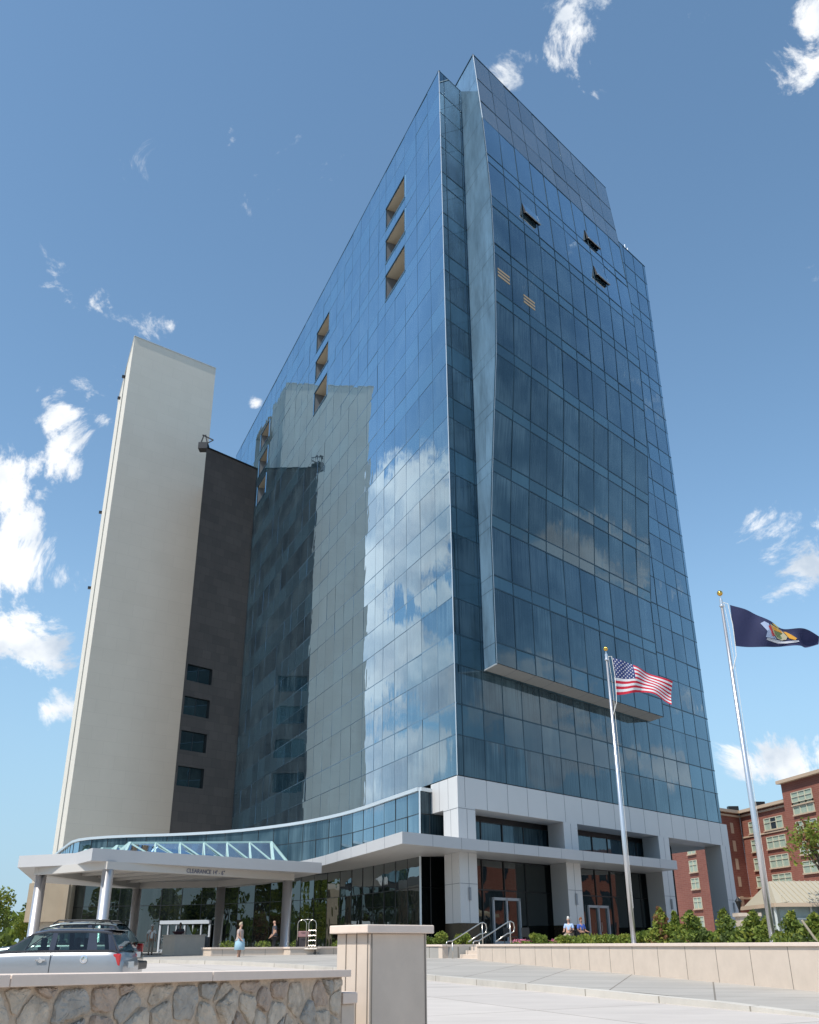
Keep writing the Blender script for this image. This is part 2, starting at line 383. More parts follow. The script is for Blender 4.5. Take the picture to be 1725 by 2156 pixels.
for s, sg in ((0, 1), (BW, -1)):                                   # folded cheeks of the bay
    for k, (z0, z1) in enumerate(zip(BZ, BZ[1:])):
        back = -4.5 if z0 > 67 else 0
        for f0, f1 in ((0, .55), (.55, 1)):
            q = lambda f, z: (lambda p: Vector((p.x, p.y, z)))(C0 + dR * (BS0 + s) - dL * (back * (1 - f) + BP(z) * f))
            pane('cheek_panel', [q(f0, z0) + dR * 0, q(f1, z0), q(f1, z1 - .03), q(f0, z1 - .03)], nL * sg, .004)
def area(c):
    pp = [proj(p) for p in c]
    if any(p is None for p in pp): return 0
    return abs(sum(pp[i][0] * pp[(i + 1) % 4][1] - pp[(i + 1) % 4][0] * pp[i][1] for i in range(4))) / 2
GM = {'window_pane': G_PANE, 'spandrel_panel': G_SPAN, 'screen_panel': G_SCREEN, 'cheek_panel': CHEEK}
for kind, m in GM.items():
    lst = sorted([c for k, c in panes if k == kind], key=area, reverse=True)
    for c in lst[:100]:
        mb = MB(); mb.face(c); tb(mb, kind, m)
    if lst[100:]:
        mb = MB()
        for c in lst[100:]: mb.face(c)
        o = tb(mb, kind, m); o['kind'] = 'stuff'
# backing behind the glass so that joints read dark
mb = MB()
for P_, S_, zt in ((PL, 76.6, 69.0), (PR, 35.4, 69.0)):
    pass
back = .06
far = lambda s, z, t=0: (lambda p: Vector((p.x, p.y, z)))(C0 + dR * s + dL * t)
ring = [far(.15, 0, .1), far(35.3, 0, .1), far(35.3, 0, 76.4), far(30, 0, 76.4)]
# mullions
mb = MB()
for s in RS[1:-1]:
    zt = 17.0 if 3.2 < s < 24.6 else 69.0
    mb.bar(PR(s, 9.27, -.03), PR(s, zt, -.03), .065, .09, up=nR)
for z in RF[1:-1]:
    for a, c in (((0, 35.4),) if z < 17 else ((0, 3.05), (24.75, 35.4))):
        mb.bar(PR(a, z, -.03), PR(c, z, -.03), .09, .055 if RF.index(z) % 2 else .09)
for i in range(11):
    for z0, z1 in zip(BZ, BZ[1:]):
        if z0 > 62: mb.bar(PB(BW * i / 10, z0, -.02), PB(BW * i / 10, z1, -.02), .035, .05, up=nR)
        else: mb.bar(PB(BW * i / 10, z0, -.02), PB(BW * i / 10, z1, -.02), .07, .08, up=nR)
for z in BZ[1:-1]:
    mb.bar(PB(0, z, -.02), PB(BW, z, -.02), .08, .04 if z > 62.3 else .085)
tb(mb, 'mullion_grid', MULL)
mb = MB()
for s in LS[1:-1]:
    segs = [(9.27, 69.0)]
    for a, c in holes:
        if a + .1 < s < c - .1: segs = [(9.27, 53.2), (56.1, 57.5), (60.2, 61.5), (64.15, 69)]
    for z0, z1 in segs: mb.bar(PL(s, z0, -.042), PL(s, z1, -.042), .035, .09, up=nL)
for z in RF[1:-1]:
    cuts = [(0, 76.6)]
    if any(a + .1 < z < b - .1 for a, b in hz): cuts = [(0, 7.8), (12.6, 29.7), (34.5, 55.3), (60, 76.6)]
    for a, c in cuts: mb.bar(PL(a, z, -.042), PL(c, z, -.042), .09, .035 if RF.index(z) % 2 else .07)
tb(mb, 'mullion_grid', MULL_L, label='paler mullion grid of the long mirrored side')
# solid core just behind the glass, roof, back sides
mb = MB()
def cell(p): return p
inner = [C0 + dR * .25 + dL * .25, C0 + dR * 35.2 + dL * .25, C0 + dR * 35.2 + dL * 76.3, C0 + dR * 3 + dL * 76.3, C0 + dR * 2.2 + dL * .6]
mb.prism([(p.x, p.y) for p in [C0 + dR * 1.9 + dL * .16, C0 + dR * 35.3 + dL * .16, C0 + dR * 35.3 + dL * 76.4, C0 + dR * 1.9 + dL * 76.4]], 9.3, 68.8)
tb(mb, 'core', DARKROOM)
mb = MB()     # thin dark skins closing the joints of the two glass sides
def skin(P_, s0, s1, z0, z1, o=-.075): mb.face([P_(s0, z0, o), P_(s1, z0, o), P_(s1, z1, o), P_(s0, z1, o)])
skin(PR, .05, 35.4, 9.27, 69)
zz = [9.27] + [z for a in hz for z in a] + [69]
for z0, z1 in zip(zz, zz[1:]):
    if (z0, z1) in hz:
        for a, c in ((0.05, 7.8), (12.6, 29.7), (34.5, 55.3), (60, 76.6)): skin(PL, a, c, z0, z1)
    else: skin(PL, .05, 76.6, z0, z1)
tb(mb, 'backing', DARKROOM)
mb = MB()
for z0, z1 in zip(BZ, BZ[1:]): mb.face([PB(.05, z0, -.08), PB(BW - .05, z0, -.08), PB(BW - .05, z1, -.08), PB(.05, z1, -.08)])
for s in (.06, BW - .06):
    for z0, z1 in zip(BZ, BZ[1:]):
        bk = -4.5 if z0 > 67 else 0
        q = lambda f, z: (lambda p: Vector((p.x, p.y, z)))(C0 + dR * (BS0 + s) - dL * (bk * (1 - f) + (BP(z) - .08) * f))
        mb.face([q(0, z0), q(1, z0), q(1, z1), q(0, z1)])
tb(mb, 'bay_backing', DARKROOM)
mb = MB()
mb.prism([(p.x, p.y) for p in (C0, C0 + dR * 35.4, C0 + dR * 35.4 + dL * 76.5, C0 + dL * 76.5)], 68.9, 68.97)
mb.bar(PR(-.02, 69.03, -.05), PR(35.4, 69.03, -.05), .14, .1); mb.bar(PL(-.02, 69.03, -.05), PL(76.6, 69.03, -.05), .14, .1)
mb.bar(PB(0, 70.9, -.05), PB(BW, 70.9, -.05), .14, .1)
for s in (0, BW):
    a = PB(s, 70.9); p = C0 + dR * (BS0 + s) + dL * 4.5; mb.bar(a, (p.x, p.y, 70.9), .1, .1)
tb(mb, 'parapet', MULL)
mb = MB()   # edge trims that catch the light
mb.bar(PR(0, 9.27, .0), PR(0, 69.0, .0), .05, .05)
for z0, z1 in zip(BZ, BZ[1:]): mb.bar(PB(0, z0, .0), PB(0, z1, .0), .045, .05, up=nR)
a = PB(0, 16.3); p = C0 + dR * BS0; mb.bar(a, (p.x, p.y, 16.3), .06, .08)
tb(mb, 'edge_trim', PALEMETAL)
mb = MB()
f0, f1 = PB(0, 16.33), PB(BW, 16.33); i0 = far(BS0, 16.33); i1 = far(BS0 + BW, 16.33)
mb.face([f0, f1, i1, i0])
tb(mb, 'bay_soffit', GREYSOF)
mb = MB()
for i in range(1, 10): mb.bar(f0.lerp(f1, i / 10) - Vector((0, 0, .004)), i0.lerp(i1, i / 10) - Vector((0, 0, .004)), .03, .006)
tb(mb, 'soffit_joints', JOINT)
# nine recessed window bays on the long side
HF = mat('recess_frame', (.16, .17, .18), .5)
for (a, c) in holes:
    for (z0, z1) in hz:
        rb = MB(); dp = -1.6
        P4 = lambda s, z, o: PL(s, z, o)
        rb.face([P4(a, z0, dp), P4(c, z0, dp), P4(c, z1, dp), P4(a, z1, dp)], 0)
        rb.face([P4(a, z1, 0), P4(c, z1, 0), P4(c, z1, dp), P4(a, z1, dp)], 1)
        rb.face([P4(a, z0, 0), P4(c, z0, 0), P4(c, z0, dp), P4(a, z0, dp)], 0)
        rb.face([P4(a, z0, 0), P4(a, z1, 0), P4(a, z1, dp), P4(a, z0, dp)], 2)
        rb.face([P4(c, z0, 0), P4(c, z1, 0), P4(c, z1, dp), P4(c, z0, dp)], 2)
        o = tb(rb, 'recessed_balcony', [DARKROOM, TANCEIL, HF])
        fb = MB()
        for p, q in (((a, z0), (c, z0)), ((c, z0), (c, z1)), ((c, z1), (a, z1)), ((a, z1), (a, z0))): fb.bar(PL(*p, .01), PL(*q, .01), .09, .09)
        fb.bar(PL((a + c) / 2, z0, -1.5), PL((a + c) / 2, z1, -1.5), .06, .06)
        fb.v = [tuple(Vector(v) - tower.location) for v in fb.v]
        fr = fb.build('frame', MULL_L); fr.parent = o
LITM, lnt, lout = newmat('ceiling_lights'); le = N(lnt, 'ShaderNodeEmission'); le.inputs[0].default_value = (1, .88, .70, 1); le.inputs[1].default_value = .22; L(lnt, le.outputs[0], lout.inputs[0])
for s, z in ((.35, 45.6), (3.6, 45.0)):
    for k in range(3):
        lb_ = MB(); lb_.face([PB(s, z + k * .3, .03), PB(s + 1.5, z + k * .3, .03), PB(s + 1.5, z + k * .3 + .16, .03), PB(s, z + k * .3 + .16, .03)]); tb(lb_, 'lit_ceiling_strip', LITM)
# tipped-open vents on the bay
for s, z in ((4.4, 54.35), (14.8, 58.6), (15.3, 54.5)):
    vb = MB(); w = 2.1
    vb.face([PB(s, z + 1.2, .0) + nR * .02, PB(s + w, z + 1.2, .0) + nR * .02, PB(s + w, z, .28), PB(s, z, .28)], 0)
    vb.face([PB(s, z + 1.2, .03), PB(s, z, .06), PB(s, z, .28)], 1); vb.face([PB(s + w, z + 1.2, .03), PB(s + w, z, .06), PB(s + w, z, .28)], 1)
    vb.face([PB(s, z, .05), PB(s + w, z, .05), PB(s + w, z + .7, .05), PB(s, z + .7, .05)], 1)
    vb.bar(PB(s, z, .28), PB(s + w, z, .28), .07, .09, m=2)
    tb(vb, 'open_vent', [G_PANE, BLACK, STEEL])
mb = MB(); p = far(32, 69.2, .6)
for dz, h in ((0, 1.5), (.25, 1.0)): mb.tube([(p.x + dz, p.y, 69.0), (p.x + dz, p.y, 69.0 + h)], .07, 8)
mb.box(-.2, -.2, 0, .2, .2, .5, o=(p.x, p.y, 69.0))
tb(mb, 'roof_antenna', PALEMETAL)

# white panel frame under the glass
W = 2.05
def fr_box(mb, s0, s1, t0, t1, z0, z1, m=0, o=0.03):
    f = lambda s, t: (lambda p: (p.x, p.y))(C0 + dR * s + dL * t)
    mb.prism([f(s0, t0), f(s1, t0), f(s1, t1), f(s0, t1)], z0, z1, m)
e = .03
mb = MB()
fr_box(mb, -e, 36.2, -e, W, 7.46, 9.24)          # beam on the street side
fr_box(mb, -e, 3.1, W, 3.9, 7.46, 9.24)          # return on the left side
tb(mb, 'white_beam', WHITE)
mb = MB(); fr_box(mb, 3.1, 36.15, W, 30, 7.49, 9.2); tb(mb, 'soffit', SOFFIT)
cols = [(-e, 1.6), (11.05, 12.73), (23.92, 25.55), (34.5, 36.2)]
sconce = mat('sconce_metal', (.25, .25, .27), .3, .7)
for k, (a, c) in enumerate(cols):
    mb = MB(); fr_box(mb, a, c, -e, W, 1.1 if k < 3 else -.1, 7.458); col = tb(mb, 'column', WHITE)
    if k < 3:
        mb = MB(); fr_box(mb, a - .02, c + .02, -e - .02, W + .02, -.1, 1.098)
        mb.v = [tuple(Vector(v) - tower.location) for v in mb.v]; x = mb.build('granite_base', GRANITE); x.parent = col
    mb = MB(); m_ = (a + c) / 2
    mb.bar(PR(m_, 2.3, .10), PR(m_, 3.0, .10), .12, .12)
    mb.v = [tuple(Vector(v) - tower.location) for v in mb.v]; x = mb.build('sconce', sconce); x.parent = col
    mb = MB()
    for z in ((3.2,) if k else (3.2, 7.38)): mb.bar(PR(a, z, .034), PR(c, z, .034), .006, .025)
    mb.bar(PR(m_, 1.1, .034), PR(m_, 7.4, .034), .006, .022, up=dR)
    if k == 0:
        mb.bar(PL(0, 3.2, .034), PL(W, 3.2, .034), .006, .025); mb.bar(PL(1, 1.1, .034), PL(1, 7.4, .034), .006, .022, up=dL); mb.bar(PL(0, 7.38, .034), PL(W, 7.38, .034), .006, .025)
    mb.v = [tuple(Vector(v) - tower.location) for v in mb.v]; x = mb.build('panel_joints', JOINT); x.parent = col
mb = MB()
for s in RS[1:-1]: mb.bar(PR(s, 7.46, .034), PR(s, 9.24, .034), .022, .006, up=nR)
for s in (1.3, 2.6): mb.bar(PL(s, 7.46, .034), PL(s, 9.24, .034), .022, .006, up=nL)
tb(mb, 'panel_joints', JOINT)

# recessed lobby glass behind the columns
D2 = C0 + dL * 2.3
def PG(s, z, o=0): p = D2 + dR * s + nR * o; return Vector((p.x, p.y, z))
lob = [-1.1 + 1.5, 3.71, 5.97, 8.29, 11.43, 14.6, 16.8, 18.9, 21, 23.1, 24.5, 26.3, 28.7]
mbf = MB()
for a, c in zip(lob, lob[1:]):
    for z0, z1 in ((-.1, 3.08), (3.08, 4.86), (4.86, 7.15)):
        mb = MB(); j = random.gauss(0, .012); k_ = random.gauss(0, .012)
        mb.face([PG(a + .03, z0, j), PG(c - .03, z0, k_), PG(c - .03, z1, k_), PG(a + .03, z1, j)]); tb(mb, 'lobby_pane', G_PANE if z0 > 4 else G_LOW)
for s in lob: mbf.bar(PG(s, -.1, .0), PG(s, 7.2, .0), .07, .12, up=nR)
for z in (3.08, 4.86, 7.15): mbf.bar(PG(.4, z, .02), PG(28.7, z, .02), .09, .07)
mbf.face([PG(.4, 7.14, -.05), PG(28.7, 7.14, -.05), PG(28.7, 7.5, -.05), PG(.4, 7.5, -.05)])
E28 = D2 + dR * 28.7
for k in range(4):
    a, c = E28 + dL * k * 2.4, E28 + dL * (k + 1) * 2.4
    for z0, z1 in ((-.1, 3.08), (3.08, 4.86), (4.86, 7.3)):
        mb = MB(); mb.face([(a.x, a.y, z0), (c.x, c.y, z0), (c.x, c.y, z1), (a.x, a.y, z1)]); tb(mb, 'lobby_pane', G_LOW)
    mbf.bar((c.x, c.y, -.1), (c.x, c.y, 7.3), .07, .1)
tb(mbf, 'lobby_frame', BLACK)
mb = MB(); mb.face([PG(.4, -.1, -.12), PG(28.6, -.1, -.12), PG(28.6, 7.3, -.12), PG(.4, 7.3, -.12)]); tb(mb, 'lobby_backing', DARKROOM)
DOORM = mat('door_frame_metal', (.42, .45, .48), .35, .3)
for a, c, top in ((4.58, 7.45, 2.66), (15.46, 18.15, 2.45)):
    mb = MB()
    for s in (a + .06, (a + c) / 2, c - .06): mb.bar(PG(s, -.1, .09), PG(s, top, .09), .14, .12, up=nR)
    mb.bar(PG(a, top - .07, .09), PG(c, top - .07, .09), .12, .16); mb.bar(PG(a, .05, .09), PG(c, .05, .09), .1, .22)
    d = tb(mb, 'terrace_door', DOORM)
    mb = MB(); mb.face([PG(a, -.05, .03), PG(c, -.05, .03), PG(c, top, .03), PG(a, top, .03)]); mb.v = [tuple(Vector(v) - tower.location) for v in mb.v]; x = mb.build('glass', G_LOW); x.parent = d
    mb = MB()
    for s in ((a + c) / 2 - .14, (a + c) / 2 + .14): mb.tube([PG(s, .75, .2), PG(s, 1.35, .2)], .018, 6)
    mb.v = [tuple(Vector(v) - tower.location) for v in mb.v]; x = mb.build('handle', STEEL); x.parent = d

# curved podium
Qp = Vector((.52, 60.74, 0))
PC = [(.52, 60.74), (-.9, 64.0), (-4.22, 71.4), (-7.2, 76.2), (-10.28, 79.9), (-15.0, 83.9), (-20.0, 86.2), (-25.0, 87.4), (-28.6, 88.9), (-31.0, 91.3), (-33.8, 97), (-37.2, 104.4), (-40.4, 112), (-43, 119)]
crv = resample(catmull([(x, y, 0) for x, y in PC], .8), 1.95)
def seg_pane(a, c, z0, z1, name, m, jit=.01):
    d = (c - a).normalized(); n = Vector((-d.y, d.x, 0)) * -1
    n = Vector((d.y, -d.x, 0))
    if n.dot(-a) < 0: n = -n
    j, k = random.gauss(0, jit), random.gauss(0, jit)
    A = a + d * .03; B_ = c - d * .03
    mb = MB(); mb.face([A + n * j + Vector((0, 0, z0)), B_ + n * k + Vector((0, 0, z0)), B_ + n * k + Vector((0, 0, z1)), A + n * j + Vector((0, 0, z1))])
    return tb(mb, name, m)
mbf, mbc, mbb = MB(), MB(), MB()
right = [Qp, Vector((1.15, 61.43, 0)), Vector((2.1, 62.46, 0))]
runs = list(zip(crv, crv[1:])) + [(right[0], right[1]), (right[1], right[2])]
for i, (a, c) in enumerate(runs):
    seg_pane(a, c, 7.42, 8.74, 'podium_pane', G_PANE); seg_pane(a, c, 5.5, 7.38, 'podium_pane', G_PANE)
    seg_pane(a, c, 3.17, 4.9, 'podium_pane', G_LOW); seg_pane(a, c, -.6, 3.13, 'podium_pane', G_LOW)
    mbf.bar(c + Vector((0, 0, -.6)), c + Vector((0, 0, 8.75)), .045, .045)
    for z in (3.15, 7.4): mbf.bar(a + Vector((0, 0, z)), c + Vector((0, 0, z)), .045, .04)
    d = (c - a).normalized(); n = Vector((d.y, -d.x, 0)); n = n if n.dot(-a) > 0 else -n
    mbb.face([a - n * .08 + Vector((0, 0, -.6)), c - n * .08 + Vector((0, 0, -.6)), c - n * .08 + Vector((0, 0, 9)), a - n * .08 + Vector((0, 0, 9))])
    mbc.bar(a + Vector((0, 0, 8.86)) - d * .02, c + Vector((0, 0, 8.86)) + d * .02, .34, .22)
tb(mbf, 'podium_frame', BLACK); tb(mbb, 'podium_backing', DARKROOM); tb(mbc, 'podium_coping', PALEMETAL)
mb = MB(); mb.bar(Qp + Vector((0, 0, 5.5)), Qp + Vector((0, 0, 8.8)), .1, .1); mb.bar(Qp + Vector((0, 0, -.5)), Qp + Vector((0, 0, 4.9)), .12, .12); tb(mb, 'corner_trim', PALEMETAL)
mb = MB()
roofpts = [(p.x, p.y) for p in crv] + [(-30, 124), (-20.6, 114)] + [(PL(s, 0).x, PL(s, 0).y) for s in (40, 20, 4)]
mb.face([(x, y, 8.8) for x, y in roofpts]); tb(mb, 'podium_roof', mat('roof_gravel', (.3, .3, .29), .9, 0, .1, 3))
# long white canopy
cv = [(19.45, 73.28), (-.49, 52.62)] + [(p.x, p.y) for p in catmull([(-.49, 52.62, 0), (-1.51, 55.38, 0), (-2.64, 58.43, 0), (-4.34, 62.91, 0), (-6.3, 68.1, 0), (-8.9, 73.2, 0), (-12.6, 77.8, 0), (-17, 81.6, 0), (-20, 84, 0)], 1.5)][1:]
inn = [(-20, 86.35), (-15.0, 84.0), (-10.2, 79.9), (-4.2, 71.5), (.6, 60.9)] + [(PG(s, 0, -.1).x, PG(s, 0, -.1).y) for s in (.8, 14, 24.2)]
mb = MB(); k = len(cv) + len(inn)
mb.prism(cv + inn, 4.88, 5.49)
cvo = tb(mb, 'canopy', WHITE2)
mb = MB()
a, c = Vector((19.45, 73.28, 0)), Vector((-.49, 52.62, 0))
for i in range(1, 12): p = a.lerp(c, i / 12); mb.bar(p + Vector((0, 0, 4.88)) + nR * .004, p + Vector((0, 0, 5.49)) + nR * .004, .022, .006, up=nR)
pts = cv[1:]
for i in range(2, len(pts), 2): mb.bar((pts[i][0], pts[i][1], 4.88), (pts[i][0], pts[i][1], 5.49), .02, .02)
mb.v = [tuple(Vector(v) - tower.location) for v in mb.v]; x = mb.build('panel_joints', JOINT); x.parent = cvo
# main entrance doors in the curved glass
def at_curve(x, y):
    best = min(range(len(crv) - 1), key=lambda i: abs(math.atan2((crv[i].x + crv[i + 1].x) / 2, (crv[i].y + crv[i + 1].y) / 2) - math.atan2(x, y)))
    return best
dl, dr_ = Vector((-21.1, 85.9, 0)), Vector((-16.6, 84.1, 0))
dd = (dr_ - dl).normalized(); dn = Vector((dd.y, -dd.x, 0))
if dn.dot(-dl) < 0: dn = -dn
mb = MB()
Ld = (dr_ - dl).length
mb.bar(dl + Vector((0, 0, 1.8)), dr_ + Vector((0, 0, 1.8)), .3, .28)
mb.bar(dl + Vector((0, 0, -.35)), dr_ + Vector((0, 0, -.35)), .2, .2)
for i in range(7): p = dl + dd * Ld * i / 6; mb.bar(p + Vector((0, 0, -.6)), p + Vector((0, 0, 1.6)), .09 if i not in (0, 6, 3) else .16, .12, up=dn)
ed = tb(mb, 'entrance_door', mat('door_white', (.42, .44, .46), .4))
mb = MB(); mb.face([dl - dn * .05 + Vector((0, 0, -.5)), dr_ - dn * .05 + Vector((0, 0, -.5)), dr_ - dn * .05 + Vector((0, 0, 1.6)), dl - dn * .05 + Vector((0, 0, 1.6))])
mb.v = [tuple(Vector(v) - tower.location) for v in mb.v]; x = mb.build('glass', G_LOW); x.parent = ed

# ------------------------------------------------------------------ granite wing and pale stone tower
GW = brickmat('dark_granite_slabs', (.078, .064, .058), (.098, .080, .071), (.05, .041, .037), 1.3, 1.05, R(AR), .012)
J = Vector((-20.94, 114.43, 0)); LW = 8.4
wing = thing('granite_wing', 'dark brown granite wall wing with four square windows between stone tower and glass', 'building', (J.x, J.y, gz(60)))
def wb_(mb, name, m, par=None):
    mb.v = [tuple(Vector(v) - wing.location) for v in mb.v]; o = mb.build(name, m, par or wing); return o
def PW(s, z, o=0): p = J - dR * s + nR * o; return Vector((p.x, p.y, z))
wins = [(28.45, 30.4), (24.45, 26.6), (20.4, 22.6), (16.4, 18.6)]
mb = MB()
s0, s1 = 4.5, 8.1
zs = [-.6] + sorted([z for w in wins for z in w]) + [59.4]
mb.face([PW(0, -.6), PW(s0, -.6), PW(s0, 59.4), PW(0, 59.4)]); mb.face([PW(s1, -.6), PW(LW, -.6), PW(LW, 59.4), PW(s1, 59.4)])
for z0, z1 in zip(zs, zs[1:]):
    if (z0, z1) not in wins: mb.face([PW(s0, z0), PW(s1, z0), PW(s1, z1), PW(s0, z1)])
A_, B_ = PW(LW, 0), PW(0, 0)
bk = lambda p, t: p + dL * t
AB = A_ + V2(-12.5) * 14
mb.face([(A_.x, A_.y, -.6), (AB.x, AB.y, -.6), (AB.x, AB.y, 59.4), (A_.x, A_.y, 59.4)])
mb.face([(A_.x, A_.y, 59.4), (B_.x, B_.y, 59.4), (bk(B_, 20).x, bk(B_, 20).y, 59.4), (AB.x, AB.y, 59.4)])
wb_(mb, 'wall', GW)
for z0, z1 in wins:
    mb = MB(); mb.face([PW(s0, z0, -.3), PW(s1, z0, -.3), PW(s1, z1, -.3), PW(s0, z1, -.3)])
    for q in (((s0, z0), (s1, z0)), ((s1, z0), (s1, z1)), ((s1, z1), (s0, z1)), ((s0, z1), (s0, z0))):
        mb.face([PW(*q[0]), PW(*q[1]), PW(*q[1], -.3), PW(*q[0], -.3)], 1)
    mb.bar(PW((s0 + s1) / 2, z0, -.27), PW((s0 + s1) / 2, z1, -.27), .05, .05, 1)
    wb_(mb, 'window', [G_LOW, BLACK])
mb = MB(); mb.bar(PW(0, 59.45), PW(LW, 59.45), .3, .15); wb_(mb, 'roof_edge', BLACK)
crane = thing('roof_crane', 'small dark roof crane on top of the granite wing', 'crane', tuple(PW(8.2, 59.5, -1)))
mb = MB(); mb.box(-.6, -.6, 0, .6, .6, .9); mb.build('base', BLACK, crane)
mb = MB(); mb.bar((-.5, 0, .8), (-.1, 0, 2.3), .14); mb.bar((.5, 0, .8), (.1, 0, 2.3), .14); mb.bar((-.3, 0, 2.3), (1.2, 0, 1.5), .14); mb.bar((0, 0, .8), (1.2, 0, 1.5), .1); mb.build('jib', BLACK, crane)

TW = brickmat('pale_stone_blocks', (.63, .585, .50), (.645, .60, .515), (.54, .50, .43), 3.2, 1.6, R(50), .012, bump=.12, mott=.03)
TWS = mat('pale_stone_side', (.64, .60, .52), .85, 0, .05, .3, bump=.1, bscale=9)
TT = Vector((-29.25, 120.0, 0)); wU = 13.1; zt = 79.6; dS = V2(50)
UU = TT - dS * wU
stone = thing('stone_tower', 'tall blank beige stone slab tower at the left of the glass tower', 'building', (UU.x, UU.y, gz(60)))
def st(mb, name, m): mb.v = [tuple(Vector(v) - stone.location) for v in mb.v]; return mb.build(name, m, stone)
def PT(a, t, z): p = UU + dS * a + dL * t; return Vector((p.x, p.y, z))
mb = MB()
mb.face([PT(0, 0, -.6), PT(wU, 0, -.6), PT(wU, 0, zt), PT(0, 0, zt)], 0)
mb.face([PT(wU, 0, -.6), PT(wU, 8, -.6), PT(wU, 8, zt), PT(wU, 0, zt)], 0)
mb.face([PT(0, 0, -.6), PT(0, 8.5, -.6), PT(0, 8.5, zt), PT(0, 0, zt)], 1)
mb.face([PT(0, 0, zt), PT(wU, 0, zt), PT(wU, 8.5, zt), PT(0, 8.5, zt)], 1)
st(mb, 'front_slab', [TW, TWS])
mb = MB()
mb.face([PT(.6, 8.5, -.6), PT(.6, 11, -.6), PT(.6, 11, zt - 1), PT(.6, 8.5, zt - 1)]); st(mb, 'groove', mat('groove_glass', (.16, .2, .22), .3, .3))
mb = MB(); mb.face([PT(0, 11, -.6), PT(0, 19.5, -.6), PT(0, 19.5, zt), PT(0, 11, zt)]); mb.face([PT(0, 19.5, -.6), PT(wU, 19.5, -.6), PT(wU, 19.5, zt), PT(0, 19.5, zt)]); mb.face([PT(0, 11, -.6), PT(.7, 11, -.6), PT(.7, 11, zt), PT(0, 11, zt)]); mb.face([PT(0, 11, zt), PT(0, 19.5, zt), PT(wU, 19.5, zt), PT(wU, 11, zt)])
st(mb, 'rear_slab', TWS)
mb = MB(); mb.bar(PT(-.05, 0, zt), PT(wU, 0, zt), .2, .12); mb.bar(PT(0, 0, zt), PT(0, 19.5, zt), .2, .12); st(mb, 'roof_edge', PALEMETAL)
for t, z in ((10, zt - 1), (14, zt - 2.5), (19.6, 60), (19.6, 47.8), (19.6, 8)):
    mb = MB(); mb.box(-.25, -.2, -.15, .25, .2, .2, rz=R(20), o=tuple(PT(-.2, t, z))); st(mb, 'camera_box', BLACK)

# ------------------------------------------------------------------ entrance canopy (porte-cochere)
pc = thing('entrance_canopy', 'wide pale drive-through canopy on round columns with glass ridge skylights', 'canopy', (-14, 60, gz(56) + .15))
def pcb(mb, name, m, par=None, **k): mb.v = [tuple(Vector(v) - pc.location) for v in mb.v]; return mb.build(name, m, par or pc, **k)
out = [(-21.7, 55.0), (-18.1, 53.5), (-16.3, 50.7), (-14.3, 52.7), (-5.5, 61.1), (-8.0, 66.5), (-10.5, 72.0), (-13.5, 76), (-22, 76), (-25.5, 68)]
mb = MB(); mb.prism(out, 3.98, 4.58); pcb(mb, 'roof_slab', WHITE2)
beamM = mat('beam_paint', (.52, .49, .45), .6)
cl = [(-20.5, 55.5), (-15.66, 51.63), (-7.59, 61.51), (-12.9, 68.25), (-18.87, 69.35)]
bdir = Vector((cl[2][0] - cl[1][0], cl[2][1] - cl[1][1], 0)).normalized()
for a, c in ((1, 2), (0, 1), (0, 4), (4, 3), (3, 2)):
    A = Vector((*cl[a], 3.79)); B_ = Vector((*cl[c], 3.79)); mb = MB(); d = (B_ - A).normalized()
    mb.bar(A - d * .28, B_ + d * .28, .56, .385); pcb(mb, 'beam', beamM)
for i in range(1, 6):
    A = Vector((*cl[0], 3.9)).lerp(Vector((*cl[4], 3.9)), i / 6); B_ = Vector((*cl[1], 3.9)).lerp(Vector((*cl[2], 3.9)), i / 6)
    mb = MB(); mb.bar(A.lerp(B_, .03), A.lerp(B_, .97), .22, .16); pcb(mb, 'rib', beamM)
for (x, y) in cl:
    mb = MB(); z0 = gz(y) + .12 - pc.location.z
    mb.lathe([(.0, z0), (.33, z0), (.33, z0 + .12), (.29, z0 + .14), (.29, 3.6 - pc.location.z), (0, 3.6 - pc.location.z)], (x - pc.location.x, y - pc.location.y, 0), 24)
    o = mb.build('column', ALUM, pc, smooth=False)
    for p in o.data.polygons: p.use_smooth = abs(p.normal.z) < .5
